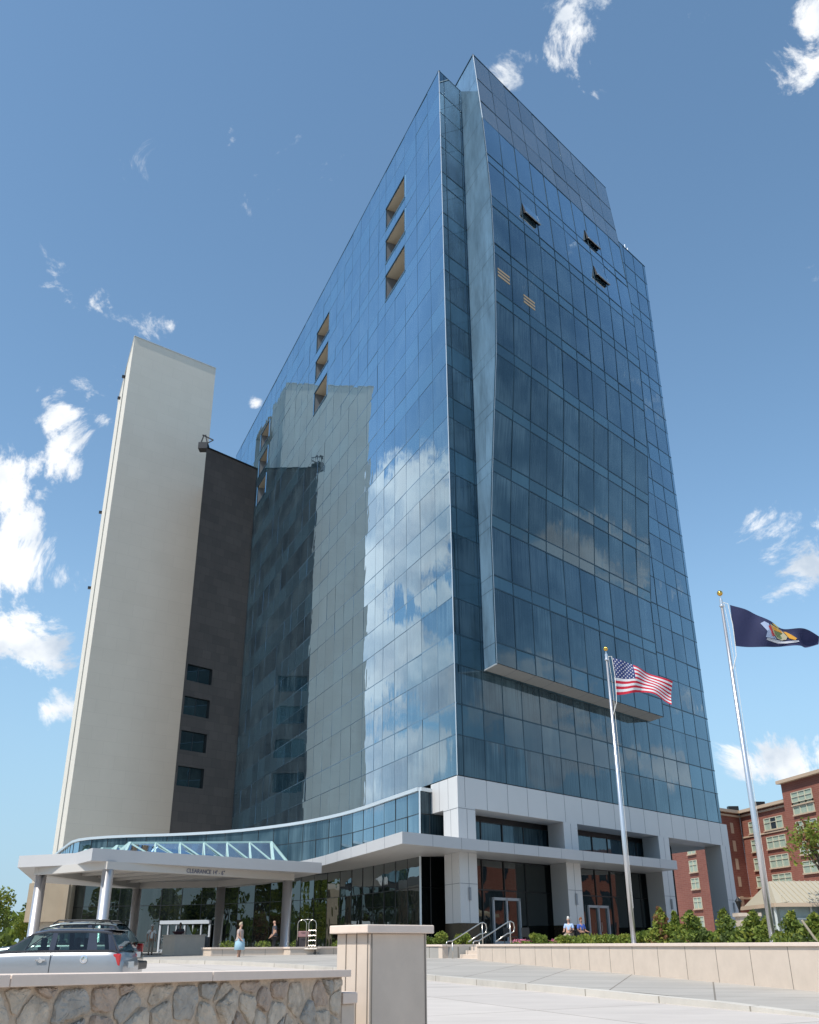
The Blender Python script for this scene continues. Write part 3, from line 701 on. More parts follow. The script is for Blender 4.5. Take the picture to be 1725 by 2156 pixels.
# skylight ridges
SG, nt_, out_ = newmat('clear_green_glass')
g1 = N(nt_, 'ShaderNodeBsdfTransparent'); g1.inputs[0].default_value = (.62, .82, .78, 1); g2 = N(nt_, 'ShaderNodeBsdfGlossy'); g2.inputs['Roughness'].default_value = .03
fz = N(nt_, 'ShaderNodeFresnel'); fz.inputs[0].default_value = 1.6; mx_ = N(nt_, 'ShaderNodeMixShader'); L(nt_, fz.outputs[0], mx_.inputs[0]); L(nt_, g1.outputs[0], mx_.inputs[1]); L(nt_, g2.outputs[0], mx_.inputs[2]); L(nt_, mx_.outputs[0], out_.inputs[0])
rd = V2(54); rn = Nn(54)
FRM = mat('skylight_frame', (.42, .58, .55), .35, .2)
for k, (sx_, sy_, ln) in enumerate(((-17.2, 58.4, 10.6), (-18.5, 60.3, 9.4), (-19.9, 61.9, 8.4), (-21.2, 62.8, 7.4))):
    z0, hw = 4.60, 1.25
    z1 = 5.55
    A = Vector((sx_, sy_, 0)); sk = MB(); gm = MB()
    n_ = 6; st_ = ln / n_
    f = lambda a, w, z: A + rd * a + rn * w + Vector((0, 0, z + (.055 * a if z > 5 else 0)))
    sk.bar(f(.6, 0, z1), f(ln - .6, 0, z1), .11); sk.bar(f(-.2, hw, z0), f(ln + .2, hw, z0), .11); sk.bar(f(-.2, -hw, z0), f(ln + .2, -hw, z0), .11)
    for i in range(n_ + 1):
        t = .6 + (ln - 1.2) * i / n_
        for w in (hw, -hw):
            if i < n_: sk.bar(f(t, 0, z1), f(t + st_ * .8, w, z0), .08)
            sk.bar(f(t, 0, z1), f(t - .4 if i else -.2, w, z0), .08 if i not in (0, n_) else .14)
    sk.bar(f(ln - .6, 0, z1), f(ln + .2, hw, z0), .14); sk.bar(f(ln - .6, 0, z1), f(ln + .2, -hw, z0), .14)
    o = pcb(sk, 'skylight', FRM)
    for w in (hw, -hw): gm.face([f(.6, 0, z1), f(ln - .6, 0, z1), f(ln + .2, w, z0), f(-.2, w, z0)])
    gm.face([f(.6, 0, z1), f(-.2, hw, z0), f(-.2, -hw, z0)]); gm.face([f(ln - .6, 0, z1), f(ln + .2, hw, z0), f(ln + .2, -hw, z0)])
    gm.v = [tuple(Vector(v) - pc.location) for v in gm.v]; x = gm.build('glass', SG); x.parent = o
# clearance lettering
fc = bpy.data.curves.new('clearance_sign', 'FONT'); fc.body = "CLEARANCE 14' - 6\""; fc.size = .31; fc.extrude = .01; fc.align_x = 'CENTER'
fo = bpy.data.objects.new('tmp', fc); COL.objects.link(fo)
dg = bpy.context.evaluated_depsgraph_get(); me = bpy.data.meshes.new_from_object(fo.evaluated_get(dg)); bpy.data.objects.remove(fo)
me.materials.clear(); me.materials.append(mat('sign_blue', (.12, .13, .20), .5))
tx = bpy.data.objects.new('clearance_sign', me); COL.objects.link(tx); tx.parent = pc
p = Vector((*cl[1], 0)) + bdir * 6.15 + Vector((bdir.y, -bdir.x, 0)) * .30
tx.location = (p.x - pc.location.x, p.y - pc.location.y, 3.67 - pc.location.z)
tx.rotation_euler = (math.pi / 2, 0, math.atan2(bdir.y, bdir.x))
# ------------------------------------------------------------------ flagpoles and flags
def flagpole(x, y, top, label, r=.085):
    t = thing('flagpole', label, 'flagpole', (x, y, TZ), 0, 'flagpoles behind the planter wall')
    h = top - TZ
    mb = MB(); mb.tube([(0, 0, 0), (0, 0, h * .3), (0, 0, h - .55)], [r, r * .95, r * .5], 20); o = mb.build('pole', ALUM, t, smooth=True)
    mb = MB(); mb.lathe([(0, 0), (.2, 0), (.2, .04), (.12, .07), (0, .07)]); mb.build('base_collar', ALUM, t)
    mb = MB(); mb.lathe([(.045, h - .56), (.075, h - .54), (.075, h - .5), (.05, h - .48), (.05, h - .3), (.02, h - .28), (.02, h - .2)]); mb.build('truck', ALUM, t)
    mb = MB(); mb.lathe([(0.001, h - .18)] + [(.09 * math.sin(a), h - .09 - .09 * math.cos(a)) for a in [k * math.pi / 10 for k in range(1, 10)]] + [(.001, h)]); mb.build('finial_ball', BRASS, t, smooth=True)
    return t, h
fp1, h1 = flagpole(7.54, 35.1, 10.42, 'shorter looking flagpole with gold ball carrying the striped flag', .085)
fp2, h2 = flagpole(10.0, 28.6, 10.33, 'flagpole at right with gold ball carrying the dark blue flag', .088)
ROPE = mat('rope', (.7, .68, .64), .8)
for t, h, x, y, top, bot in ((fp1, h1, 7.753, 35, 10.0, 8.50), (fp2, h2, 10.2, 28.5, 9.85, 8.44)):
    lx, ly = x - t.location.x, y - t.location.y
    mb = MB(); mb.tube([(.06, 0, h - .4), (lx - .03, ly, top - TZ), (lx + .02, ly, (top + bot) / 2 - TZ), (lx, ly, bot - TZ), (lx * .9, ly, bot - TZ - .3), (.03, -.02, bot - TZ - .75)], .012, 6)
    mb.tube([(.07, -.03, h - .4), (.12, -.03, bot - TZ + .6), (.09, -.03, 1.2)], .007, 5); mb.build('halyard', ROPE, t)
def ffit(pts, u):
    n = len(pts) - 1; k = min(int(u * n), n - 1); f = u * n - k
    p0, p1, p2, p3 = [Vector(pts[max(0, min(n, q))]) for q in (k - 1, k, k + 1, k + 2)]
    return .5 * ((2 * p1) + (p2 - p0) * f + (2 * p0 - 5 * p1 + 4 * p2 - p3) * f * f + (3 * p1 - p0 - 3 * p2 + p3) * f ** 3)
def flagfn(top, bot, y0, amp, fr, ph):
    def P(u, v):
        a, b = ffit([(x, 0, z) for x, z in top], u), ffit([(x, 0, z) for x, z in bot], u)
        p = b.lerp(a, v); w = amp * min(1, u * 3)
        p.y = y0 + w * math.sin(fr * u * 6.28 + v * 2.2 + ph) + w * .5 * math.sin(fr * 2.3 * u * 6.28 - v * 3.5)
        p.z += .03 * math.sin(u * 9 + v * 3) * min(1, u * 4) * (v if v < .5 else 1 - v); return p
    return P
def cloth(name, c): return mat(name, c, .8, 0, .03, 8, transl=.25)
FW, FRD, FBL = cloth('flag_white', (.72, .72, .74)), cloth('flag_red', (.55, .02, .045)), cloth('flag_blue', (.03, .05, .17))
P1 = flagfn([(7.753, 9.973), (8.218, 9.78), (8.679, 9.56), (9.261, 9.35), (9.943, 9.015)], [(7.762, 8.513), (8.25, 8.58), (8.698, 8.60), (9.276, 8.443), (9.85, 8.17)], 35.05, .17, 1.1, .5)
mb = MB(); nu, nv = 60, 39
for i in range(nu):
    for j in range(nv):
        u0, u1, v0, v1 = i / nu, (i + 1) / nu, j / nv, (j + 1) / nv
        k = 12 - j // 3; m = 1 if k % 2 == 0 else 0
        if v0 >= 6 / 13 - .001 and u1 <= .4 + .001: m = 2
        mb.face([P1(u0, v0), P1(u1, v0), P1(u1, v1), P1(u0, v1)], m)
f1 = mb.build('national_flag', [FW, FRD, FBL], smooth=True); tag(f1, 'red and white striped flag with white stars on blue, blown to the right', 'flag')
mb = MB()
def star(P, u, v, r, off):
    a, b_ = P(u, v), None
    du = (P(u + .01, v) - P(u - .01, v)).normalized(); dv = (P(u, v + .01) - P(u, v - .01)).normalized(); n = du.cross(dv).normalized() * off
    mb.face([a + n + (du * math.sin(k * math.pi / 5) + dv * math.cos(k * math.pi / 5)) * (r if k % 2 == 0 else r * .42) for k in range(10)])
for row in range(9):
    for c in range(6 if row % 2 == 0 else 5):
        u = (c + (.5 if row % 2 == 0 else 1.0)) * .4 / 6; v = 6 / 13 + (row + .6) * (7 / 13) / 9.2
        for off in (.01, -.01): star(P1, u, v, .040, off)
mb.build('stars', FW, f1)
P2 = flagfn([(10.231, 9.81), (10.656, 9.635), (11.054, 9.444), (11.491, 9.24), (11.883, 9.06), (12.40, 8.99), (12.858, 8.72)], [(10.185, 8.454), (10.68, 8.429), (11.18, 8.391), (11.688, 8.401), (12.197, 8.419), (12.5, 8.44), (12.83, 8.50)], 28.5, .14, 1.2, 1.0)
NB = cloth('flag_navy', (.025, .03, .085))
mb = MB(); nu, nv = 60, 30
for i in range(nu):
    for j in range(nv): mb.face([P2(i / nu, j / nv), P2((i + 1) / nu, j / nv), P2((i + 1) / nu, (j + 1) / nv), P2(i / nu, (j + 1) / nv)])
f2 = mb.build('state_flag', NB, smooth=True); tag(f2, 'dark blue flag with a coat of arms in its middle, on the right pole', 'flag')
def blob(pts, m, off, mb):
    for o in (off, -off):
        c = [sum(p[0] for p in pts) / len(pts), sum(p[1] for p in pts) / len(pts)]
        for a, b_ in zip(pts, pts[1:] + pts[:1]):
            q = []
            for u, v in (c, a, b_):
                du = (P2(u + .01, v) - P2(u - .01, v)).normalized(); dv = (P2(u, v + .01) - P2(u, v - .01)).normalized(); q.append(P2(u, v) + du.cross(dv).normalized() * o)
            mb.face(q, m)
mb = MB()
blob([(.43, .78), (.60, .80), (.61, .45), (.56, .28), (.50, .24), (.45, .30), (.42, .48)], 0, .03, mb)      # shield
blob([(.44, .74), (.59, .76), (.59, .60), (.44, .58)], 1, .034, mb)                                       # sky gold
blob([(.44, .56), (.59, .58), (.58, .42), (.54, .32), (.50, .29), (.46, .34), (.44, .46)], 2, .034, mb)    # green valley
blob([(.49, .68), (.515, .73), (.54, .68), (.53, .60), (.50, .60)], 5, .038, mb)
blob([(.32, .70), (.37, .80), (.41, .76), (.42, .40), (.44, .26), (.33, .28), (.36, .48)], 3, .034, mb)     # figure in blue white
blob([(.39, .66), (.425, .72), (.43, .36), (.40, .34)], 4, .038, mb)
blob([(.62, .76), (.66, .80), (.69, .62), (.71, .40), (.66, .28), (.61, .36), (.62, .55)], 1, .034, mb)     # figure in gold
blob([(.34, .26), (.44, .20), (.54, .17), (.64, .20), (.70, .28), (.70, .22), (.63, .13), (.53, .09), (.43, .12), (.33, .20)], 6, .036, mb)
blob([(.46, .86), (.52, .92), (.58, .87), (.55, .81), (.49, .81)], 5, .034, mb)
em = [cloth('crest_cream', (.5, .45, .3)), cloth('crest_gold', (.65, .32, .04)), cloth('crest_green', (.16, .22, .10)), cloth('crest_pale_blue', (.40, .48, .65)), cloth('crest_red', (.4, .05, .05)), cloth('crest_yellow', (.7, .5, .1)), cloth('ribbon_white', (.55, .56, .6))]
mb.build('coat_of_arms', em, f2)

# ------------------------------------------------------------------ planter walls, stub, steps, handrails
def wallrun(name, pts, top, th, label, cat, face_az=None, step=1.55, cap=.09, over=.05):
    t = thing(name, label, cat, (pts[0][0], pts[0][1], gz(pts[0][1])))
    body, capm, jo = MB(), MB(), MB()
    for a, c in zip(pts, pts[1:]):
        A, B_ = Vector((*a, 0)), Vector((*c, 0)); d = (B_ - A).normalized(); n = Vector((d.y, -d.x, 0)) * th
        body.hexa([A + Vector((0, 0, gz(A.y) - .3)), B_ + Vector((0, 0, gz(B_.y) - .3)), B_ + n + Vector((0, 0, gz(B_.y) - .3)), A + n + Vector((0, 0, gz(A.y) - .3))],
                  [A + Vector((0, 0, top - cap)), B_ + Vector((0, 0, top - cap)), B_ + n + Vector((0, 0, top - cap)), A + n + Vector((0, 0, top - cap))])
        o = d.cross(Vector((0, 0, 1))).normalized() * over
        capm.hexa([p + Vector((0, 0, top - cap + .002)) for p in (A - n.normalized() * over - d * over, B_ - n.normalized() * over + d * over, B_ + n * 1.1 + d * over, A + n * 1.1 - d * over)],
                  [p + Vector((0, 0, top)) for p in (A - n.normalized() * over - d * over, B_ - n.normalized() * over + d * over, B_ + n * 1.1 + d * over, A + n * 1.1 - d * over)])
        k = int((B_ - A).length / step)
        for i in range(1, k + 1):
            p = A + d * step * i - n.normalized() * .003
            jo.bar(p + Vector((0, 0, gz(p.y) - .2)), p + Vector((0, 0, top - cap)), .018, .006, up=n)
    for mb, nm, m in ((body, 'wall', CAST), (capm, 'coping', CAST2), (jo, 'joints', mat('dark_mortar', (.22, .19, .16), .9) if 'dark_mortar' not in MATS else MATS['dark_mortar'])):
        if not mb.f: continue
        mb.v = [tuple(Vector(v) - t.location) for v in mb.v]; mb.build(nm, m, t, bevel=.008 if nm == 'coping' else 0)
    return t
# wall faces the street: the thickness goes to the right (+x)
dW = Vector((9.79 - 3.04, 25.4 - 48.7, 0)).normalized()
w_far = (2.9, 46.1); w_near = (w_far[0] + dW.x * 36, w_far[1] + dW.y * 36)
wallrun('planter_wall', [w_near, w_far], 0.0, .35, 'long low cream cast stone wall with coping in front of the shrubs', 'wall')
wallrun('stub_wall', [(1.41, 49.0), (-1.5, 51.6)], 0.0, .35, 'short cream wall at the left side of the terrace steps', 'wall')
wallrun('step_side_wall', [(3.6, 50.6), (1.43, 48.98)], -.01, .3, 'shaded side wall of the terrace steps', 'wall')
stp = thing('terrace_steps', 'five pale stone steps climbing from the pavement to the terrace', 'steps', (2.2, 47.6, gz(47.6)))
su = V2(62); sv = V2(152)
o0 = Vector((1.75, 48.75, 0))
for i in range(4):
    mb = MB(); z1 = -.76 + (i + 1) * .165
    a = o0 + su * (.32 * i + .25); pts = [a, a + sv * 2.9, a + sv * 2.9 + su * .36, a + su * .36]
    mb.prism([(p.x, p.y) for p in pts], -1.0, z1); mb.v = [tuple(Vector(v) - stp.location) for v in mb.v]; mb.build('step', CAST, stp, bevel=.01)
for k, w in enumerate((.35, 2.75)):
    t = thing('handrail', ('left', 'right')[k] + ' looped steel handrail of the terrace steps', 'handrail', (0, 0, 0), 0, 'handrails of the terrace steps')
    a = o0 + sv * w; b_ = a + su * 1.75
    a0 = a - su * .35
    t.location = (a0.x, a0.y, -.75)
    mb = MB()
    P = lambda p, z: (p.x - a0.x, p.y - a0.y, z + .75)
    mb.tube([P(a0, -.1), P(a0, .06), P(a0 + su * .08, .13), P(a0 + su * .3, .14), P(a0 + su * 1.9, .92), P(a0 + su * 2.05, .95), P(a0 + su * 2.2, .88), P(a0 + su * 2.24, .7), P(a0 + su * 2.2, .52), P(a0 + su * 2.05, .46), P(a0 + su * 1.85, .44), P(a0 + su * 1.2, .1)], .026, 8)
    mb.build('rail', STEEL, t, smooth=True)
    for q in (0.32, 2.0):
        mb = MB(); mb.tube([P(a0 + su * q, -.75 if q < 1 else -.2), P(a0 + su * q, .14 if q < 1 else .94)], .024, 8); mb.build('post', STEEL, t, smooth=True)
# low planter wall by the drive
wallrun('entrance_planter', [(-2.5, 59.2), (-6.6, 56.0), (-6.9, 56.6), (-10.6, 54.6)], -.08, 1.6, 'low cream planter wall beside the hotel drive', 'planter', step=1.2)

# ------------------------------------------------------------------ foreground pillar and stone wall
DARKJ = MATS['dark_mortar']  # dark mortar colour of the joint strips
def corner_block(name, label, C_, Rr, Ll, top, capth, inset, groundz, cat, grooves=True):
    t = thing(name, label, cat, (C_[0], C_[1], groundz))
    c, r, l = Vector((*C_, 0)), Vector((*Rr, 0)), Vector((*Ll, 0)); b4 = r + l - c
    ctr = (r + l) / 2
    cap = MB(); q = [c, r, b4, l]; apex = ctr + Vector((0, 0, top + .025))
    cap.hexa([p + Vector((0, 0, top - capth)) for p in q], [p + Vector((0, 0, top)) for p in q]); 
    k = [p + (ctr - p) * inset * 2 for p in q]
    body = MB(); body.hexa([p + Vector((0, 0, groundz - .3)) for p in k], [p + Vector((0, 0, top - capth - .002)) for p in k])
    jm = MB()
    dl_ = (k[3] - k[0]); nl_ = Vector((dl_.y, -dl_.x, 0)).normalized(); nl_ = nl_ if nl_.dot(-k[0]) > 0 else -nl_
    dr2 = (k[1] - k[0]); nr_ = Vector((dr2.y, -dr2.x, 0)).normalized(); nr_ = nr_ if nr_.dot(-k[0]) > 0 else -nr_
    if grooves:
        for f in (.38, .70): p = k[0] + dl_ * f + nl_ * .004; jm.bar(p + Vector((0, 0, groundz)), p + Vector((0, 0, top - capth)), .014, .010, up=nl_)
        for d, n, f in ((dl_, nl_, .045), (dr2, nr_, .035), (dr2, nr_, .965)):
            p = k[0] + d * f + n * .004; jm.bar(p + Vector((0, 0, groundz)), p + Vector((0, 0, top - capth)), .016, .010, up=n)
    for mb, nm, m, bv in ((body, 'shaft', CAST, .012), (cap, 'cap', CAST2, .012), (jm, 'joints', DARKJ, 0)):
        if mb.f: mb.v = [tuple(Vector(v) - t.location) for v in mb.v]; mb.build(nm, m, t, bevel=bv)
    return t
corner_block('gate_pillar', 'big square cream stone pillar with flat cap in the foreground', (-.553, 12.7), (.294, 13.58), (-1.085, 13.48), .232, .1, .075, -1.38, 'pillar')
corner_block('low_pier', 'low cream stone pier between the rough stone wall and the big pillar', (-.80, 12.15), (-.64, 12.35), (-1.3, 12.9), -.50, .12, .05, -1.38, 'pillar', False)

ca, cb = Vector((-2.86, 6.32, 0)), Vector((-.71, 12.2, 0))      # front line of the coping, near and far end
cd_ = (cb - ca).normalized(); cnr = Vector((-cd_.y, cd_.x, 0))   # towards the car park
ca = ca - cd_ * 3.4
def ctop(p): return -.262 + (12.2 - p.y) * .0182
sw = thing('rough_stone_wall', 'rubble stone wall with smooth pale coping in the foreground', 'wall', (ca.x, ca.y, -1.5))
def swb(mb, nm, m, **k): mb.v = [tuple(Vector(v) - sw.location) for v in mb.v]; return mb.build(nm, m, sw, **k)
Lw = (cb - ca).length; cuts = [0, 2.2, 4.38, Lw - 3.55, Lw]
cuts = [0, 1.6]; 
seamA = 3.4 + .62; seamB = seamA + 2.55
for a, c in zip([0, seamA, seamB], [seamA, seamB, Lw]):
    mb = MB(); P0, P1_ = ca + cd_ * (a + .006), ca + cd_ * (c - .006)
    q = [P0, P1_, P1_ + cnr * .9, P0 + cnr * .9]
    mb.hexa([p + Vector((0, 0, ctop(p) - .075)) for p in q], [p + Vector((0, 0, ctop(p))) for p in q]); swb(mb, 'coping', CAST2, bevel=.006)
MORT = mat('wall_mortar', (.50, .39, .29), .95, 0, .2, 14, bump=.6, bscale=45)
ROCKS = [mat('rock_tan', (.46, .38, .295), .85, 0, .35, 9, bump=.7, bscale=30), mat('rock_grey', (.36, .325, .28), .85, 0, .25, 8, bump=.7, bscale=28), mat('rock_brown', (.40, .305, .235), .85, 0, .25, 10, bump=.7, bscale=30), mat('rock_pale', (.50, .42, .33), .85, 0, .2, 7, bump=.7, bscale=26)]
mb = MB()
q = [ca + cnr * .07, cb - cd_ * .12 + cnr * .07, cb - cd_ * .12 + cnr * .8, ca + cnr * .8]
mb.hexa([p + Vector((0, 0, -1.7)) for p in q], [p + Vector((0, 0, ctop(p) - .077)) for p in q]); swb(mb, 'mortar', MORT)
# rubble: Voronoi cells of jittered seeds, each stone a bulged block
rnd = random.Random(11)
def clip(poly, a, b_):                       # keep the side nearer to a than b_
    mx, my = (a[0] + b_[0]) / 2, (a[1] + b_[1]) / 2; nx, ny = b_[0] - a[0], b_[1] - a[1]
    f = lambda p: (p[0] - mx) * nx + (p[1] - my) * ny
    o = []
    for i in range(len(poly)):
        p, q_ = poly[i], poly[(i + 1) % len(poly)]; fp, fq = f(p), f(q_)
        if fp <= 0: o.append(p)
        if fp * fq < 0: t_ = fp / (fp - fq); o.append((p[0] + (q_[0] - p[0]) * t_, p[1] + (q_[1] - p[1]) * t_))
    return o
def rubble(width, height, sx, sy):
    seeds = []
    ny = int(height / sy) + 2; nx = int(width / sx) + 2
    for j in range(-1, ny):
        for i in range(-1, nx): seeds.append(((i + .5 * (j % 2) + rnd.uniform(-.40, .40)) * sx, (j + rnd.uniform(-.42, .42)) * sy))
    cells = []
    for a in seeds:
        if not (-.05 < a[0] < width + .05 and -.05 < a[1] < height + .05): continue
        poly = [(max(0, a[0] - sx * 2), max(0, a[1] - sy * 2)), (min(width, a[0] + sx * 2), max(0, a[1] - sy * 2)), (min(width, a[0] + sx * 2), min(height, a[1] + sy * 2)), (max(0, a[0] - sx * 2), min(height, a[1] + sy * 2))]
        for b_ in seeds:
            if b_ is not a and abs(b_[0] - a[0]) < sx * 3 and abs(b_[1] - a[1]) < sy * 3 and poly: poly = clip(poly, a, b_)
        if len(poly) > 2: cells.append(poly)
    return cells
def stones(P, width, height, name):
    mbs = MB()
    for poly in rubble(width, height, .50, .175):
        cx_, cy_ = sum(p[0] for p in poly) / len(poly), sum(p[1] for p in poly) / len(poly)
        fine = []
        for i in range(len(poly)):
            a, b_ = poly[i], poly[(i + 1) % len(poly)]; n_ = max(1, int(math.hypot(b_[0] - a[0], b_[1] - a[1]) / .035))
            for k in range(n_):
                t_ = k / n_; fine.append((a[0] + (b_[0] - a[0]) * t_, a[1] + (b_[1] - a[1]) * t_))
        m = rnd.randrange(4); th = rnd.uniform(.022, .050); tx_, ty_ = rnd.uniform(-.07, .07), rnd.uniform(-.07, .07)
        rings = []
        for sc_, h, jit in ((.86, -.02, 0), (.85, .012, .007), (.79, .75, .009), (.65, .95, .010), (.40, 1.02, .012)):
            ring_ = []
            rr = []
            for i, p in enumerate(fine):
                # round the corners of the cell
                k0, k1 = fine[i - 1], fine[(i + 1) % len(fine)]
                px, py = (p[0] * 2 + k0[0] + k1[0]) / 4, (p[1] * 2 + k0[1] + k1[1]) / 4
                x = cx_ + (px - cx_) * sc_ + rnd.uniform(-jit, jit); y = cy_ + (py - cy_) * sc_ + rnd.uniform(-jit, jit)
                hh = h * th if h > .02 else h
                if h > .5: hh += (x - cx_) * tx_ + (y - cy_) * ty_ + rnd.uniform(-.005, .005)
                ring_.append(P(x, y, hh))
            rings.append(ring_)
        k = len(mbs.v); n_ = len(fine)
        for r_ in rings: mbs.v += [tuple(p) for p in r_]
        for r_ in range(len(rings) - 1):
            for i in range(n_):
                a = k + r_ * n_ + i; b_ = k + r_ * n_ + (i + 1) % n_; mbs.f.append((a, b_, b_ + n_, a + n_)); mbs.mi.append(m)
        mbs.f.append(tuple(range(k + (len(rings) - 1) * n_, k + len(rings) * n_))); mbs.mi.append(m)
    return swb(mbs, name, ROCKS, smooth=False)
stones(lambda x, y, h: (lambda p: Vector((p.x, p.y, ctop(p) - .085 - y)))(ca + cd_ * (Lw - .12 - x) + cnr * .07 - cnr * h), 7.6, 1.0, 'rubble_face')
stones(lambda x, y, h: (lambda p: Vector((p.x, p.y, ctop(p) - .085 - y)))(cb - cd_ * .12 + cnr * (.07 + x) + cd_ * h), .72, 1.0, 'rubble_end')

# ------------------------------------------------------------------ foliage
def leafmat(name, c, c2): return mat(name, c, .6, 0, 0, 1.1, col2=c2, transl=.3, spec=.3)
GRN = [leafmat('leaf_green', (.12, .17, .03), (.25, .30, .055)), leafmat('leaf_dark', (.055, .085, .02), (.12, .16, .035)), leafmat('leaf_yellow_green', (.17, .20, .03), (.30, .31, .05)), leafmat('leaf_rust', (.14, .06, .03), (.24, .13, .06))]
BARK = mat('bark', (.11, .085, .06), .9, 0, .25, 6, bump=.5)
def leaves(mb, c, rad, n, size, rnd_, mats_=(0,), hollow=.35, flat=1):
    for _ in range(n):
        d = Vector((rnd_.gauss(0, 1), rnd_.gauss(0, 1), rnd_.gauss(0, 1))).normalized() * (hollow + (1 - hollow) * rnd_.random() ** .6)
        p = Vector((c[0] + d.x * rad[0], c[1] + d.y * rad[1], c[2] + d.z * rad[2]))
        s = size * rnd_.uniform(.6, 1.3); a = Vector((rnd_.gauss(0, 1), rnd_.gauss(0, 1), rnd_.gauss(0, 1))).normalized(); b_ = a.cross(Vector((rnd_.gauss(0, 1), rnd_.gauss(0, 1), rnd_.gauss(0, .5)))).normalized()
        m = rnd_.choice(mats_); mb.face([p - a * s, p - b_ * s * .5, p + a * s, p + b_ * s * .5], m)
def tree(x, y, z, h, r, label, seed, cat='tree', group=None, mats_=(0, 0, 1, 2), n=2600, leaf=.22, trunk=.35, squash=.8, name='broadleaf_tree'):
    q = random.Random(seed); t = thing(name, label, cat, (x, y, z), 0, group)
    mb = MB(); tr = r * .07 + .05; hc = h * trunk
    mb.tube([(0, 0, 0), (q.uniform(-.1, .1), 0, hc), (q.uniform(-.2, .2), q.uniform(-.2, .2), h * .75)], [tr, tr * .8, tr * .3], 9)
    cl_ = []
    for k in range(11):
        a = k * 2.4; rr = r * q.uniform(.35, .72); zc = hc + (h - hc) * q.uniform(.25, .85)
        c = (math.cos(a) * rr * (1.15 - (zc - hc) / (h - hc) * .5), math.sin(a) * rr * (1.15 - (zc - hc) / (h - hc) * .5), zc); cl_.append(c)
        mb.tube([(0, 0, hc * .9), (c[0] * .5, c[1] * .5, (hc + zc) / 2), c], [tr * .5, tr * .3, tr * .1], 6)
    cl_.append((0, 0, h * .86)); mb.build('trunk', BARK, t, smooth=True)
    mb = MB()
    for c in cl_:
        s = r * q.uniform(.32, .5); leaves(mb, c, (s, s, s * squash), n // len(cl_), leaf, q, (q.choice(mats_), q.choice(mats_)), .3)
    mb.build('crown', GRN, t)
    return t
def shrub(x, y, h, r, label, seed, cone=True, group=None, mats_=(0, 0, 2), n=1500, leaf=.07):
    q = random.Random(seed); t = thing('conifer_shrub' if cone else 'round_shrub', label, 'shrub', (x, y, TZ), 0, group)
    mb = MB(); mb.tube([(0, 0, 0), (0, 0, h * .8)], [.05, .015], 6); mb.build('stem', BARK, t)
    mb = MB()
    if cone:
        k = 16
        for i in range(k):
            f = i / k; zz = h * (.06 + .88 * f); rr = r * (1 - f) ** 1.0 * q.uniform(.75, 1.15) + .06
            for _ in range(3):
                a = q.uniform(0, 6.28); leaves(mb, (math.cos(a) * rr * .45, math.sin(a) * rr * .45, zz + q.uniform(-.05, .05)), (rr * .65, rr * .65, h * .10), int(n / k / 3), leaf, q, (q.choice(mats_), q.choice(mats_)), .2)
    else:
        for _ in range(9):
            a = q.uniform(0, 6.28); rr = r * q.uniform(.2, .65); leaves(mb, (math.cos(a) * rr, math.sin(a) * rr, h * q.uniform(.35, .7)), (r * .45, r * .45, h * .34), n // 9, leaf, q, (q.choice(mats_), q.choice(mats_)), .2)
    mb.build('foliage', GRN, t)
cg, rg = 'small conifers behind the planter wall', 'low rounded shrubs behind the planter wall'
for i, (x, y, top, r, lb) in enumerate(((8.4, 34.55, 1.14, .62, 'pointed conifer with rusty patches just right of the nearer lobby column'), (8.75, 34.1, .95, .42, 'slim conifer touching the rusty one on its right'), (9.0, 33.1, 1.0, .75, 'broad bright green conifer in front of the dark glass corner'),
        (9.55, 31.3, .94, .7, 'conical conifer directly before the last white column'), (9.95, 29.9, .86, .75, 'wide yellow green conifer left of the second flagpole'), (10.15, 29.3, .68, .45, 'thin conifer just left of the second flagpole foot'), (10.45, 28.2, .80, .8, 'dense conifer right of the second flagpole foot'), (10.75, 27.4, .74, .75, 'conifer at the right edge beside the leaning stake'), (11.0, 26.4, .7, .7, 'last conifer cut by the right picture edge'))):
    shrub(x, y, top - TZ, r, lb, 20 + i, True, cg, (0, 0, 2, 2, 3) if i == 0 else (0, 0, 2, 1))
for i, (x, y, top, r, lb) in enumerate(((5.5, 44.5, .42, .42, 'ball shaped shrub in front of the left terrace door'), (6.3, 42.2, .33, .5, 'low shrub in front of the seated couple'), (6.75, 40.5, .35, .5, 'low shrub right of the seated couple'), (7.15, 39.0, .33, .55, 'low shrub before the right terrace door'), (7.55, 37.6, .35, .5, 'low shrub left of the first flagpole'), (7.95, 36.1, .36, .5, 'low shrub right of the first flagpole'), (8.2, 35.2, .40, .5, 'low shrub at the foot of the rusty conifer'),
        (9.02, 32.2, .38, .55, 'dark low shrub between two conifers'), (9.7, 30.6, .34, .5, 'dark low shrub under the last white column'), (1.6, 54, .62, .55, 'leafy shrub at the foot of the corner column'), (.7, 55, .45, .5, 'dark shrub between the big pillar and corner column'), (2.7, 55, .55, .5, 'yellowish shrub left of the handrails'))):
    shrub(x, y, top - TZ, r, lb, 50 + i, False, rg, (1, 0) if i in (7, 8, 10) else (0, 2, 0), 1300)
q = random.Random(5)
for i, (x, y, lb) in enumerate(((4.9, 46.3, 'pink flowers right of the terrace steps'), (6.2, 43.2, 'pink flowers in front of the seated couple'))):
    t = thing('flower_bed', lb, 'flowers', (x, y, TZ)); mb = MB(); leaves(mb, (0, 0, .12), (.55, .35, .14), 260, .05, q, (0,)); mb.build('leaf_mass', GRN, t)
    mb = MB(); leaves(mb, (0, 0, .22), (.55, .35, .08), 130, .04, q, (0,)); mb.build('blossoms', mat('petal_pink', (.6, .16, .25), .6) if 'petal_pink' not in MATS else MATS['petal_pink'], t)
tg = 'trees at the left behind the car park'
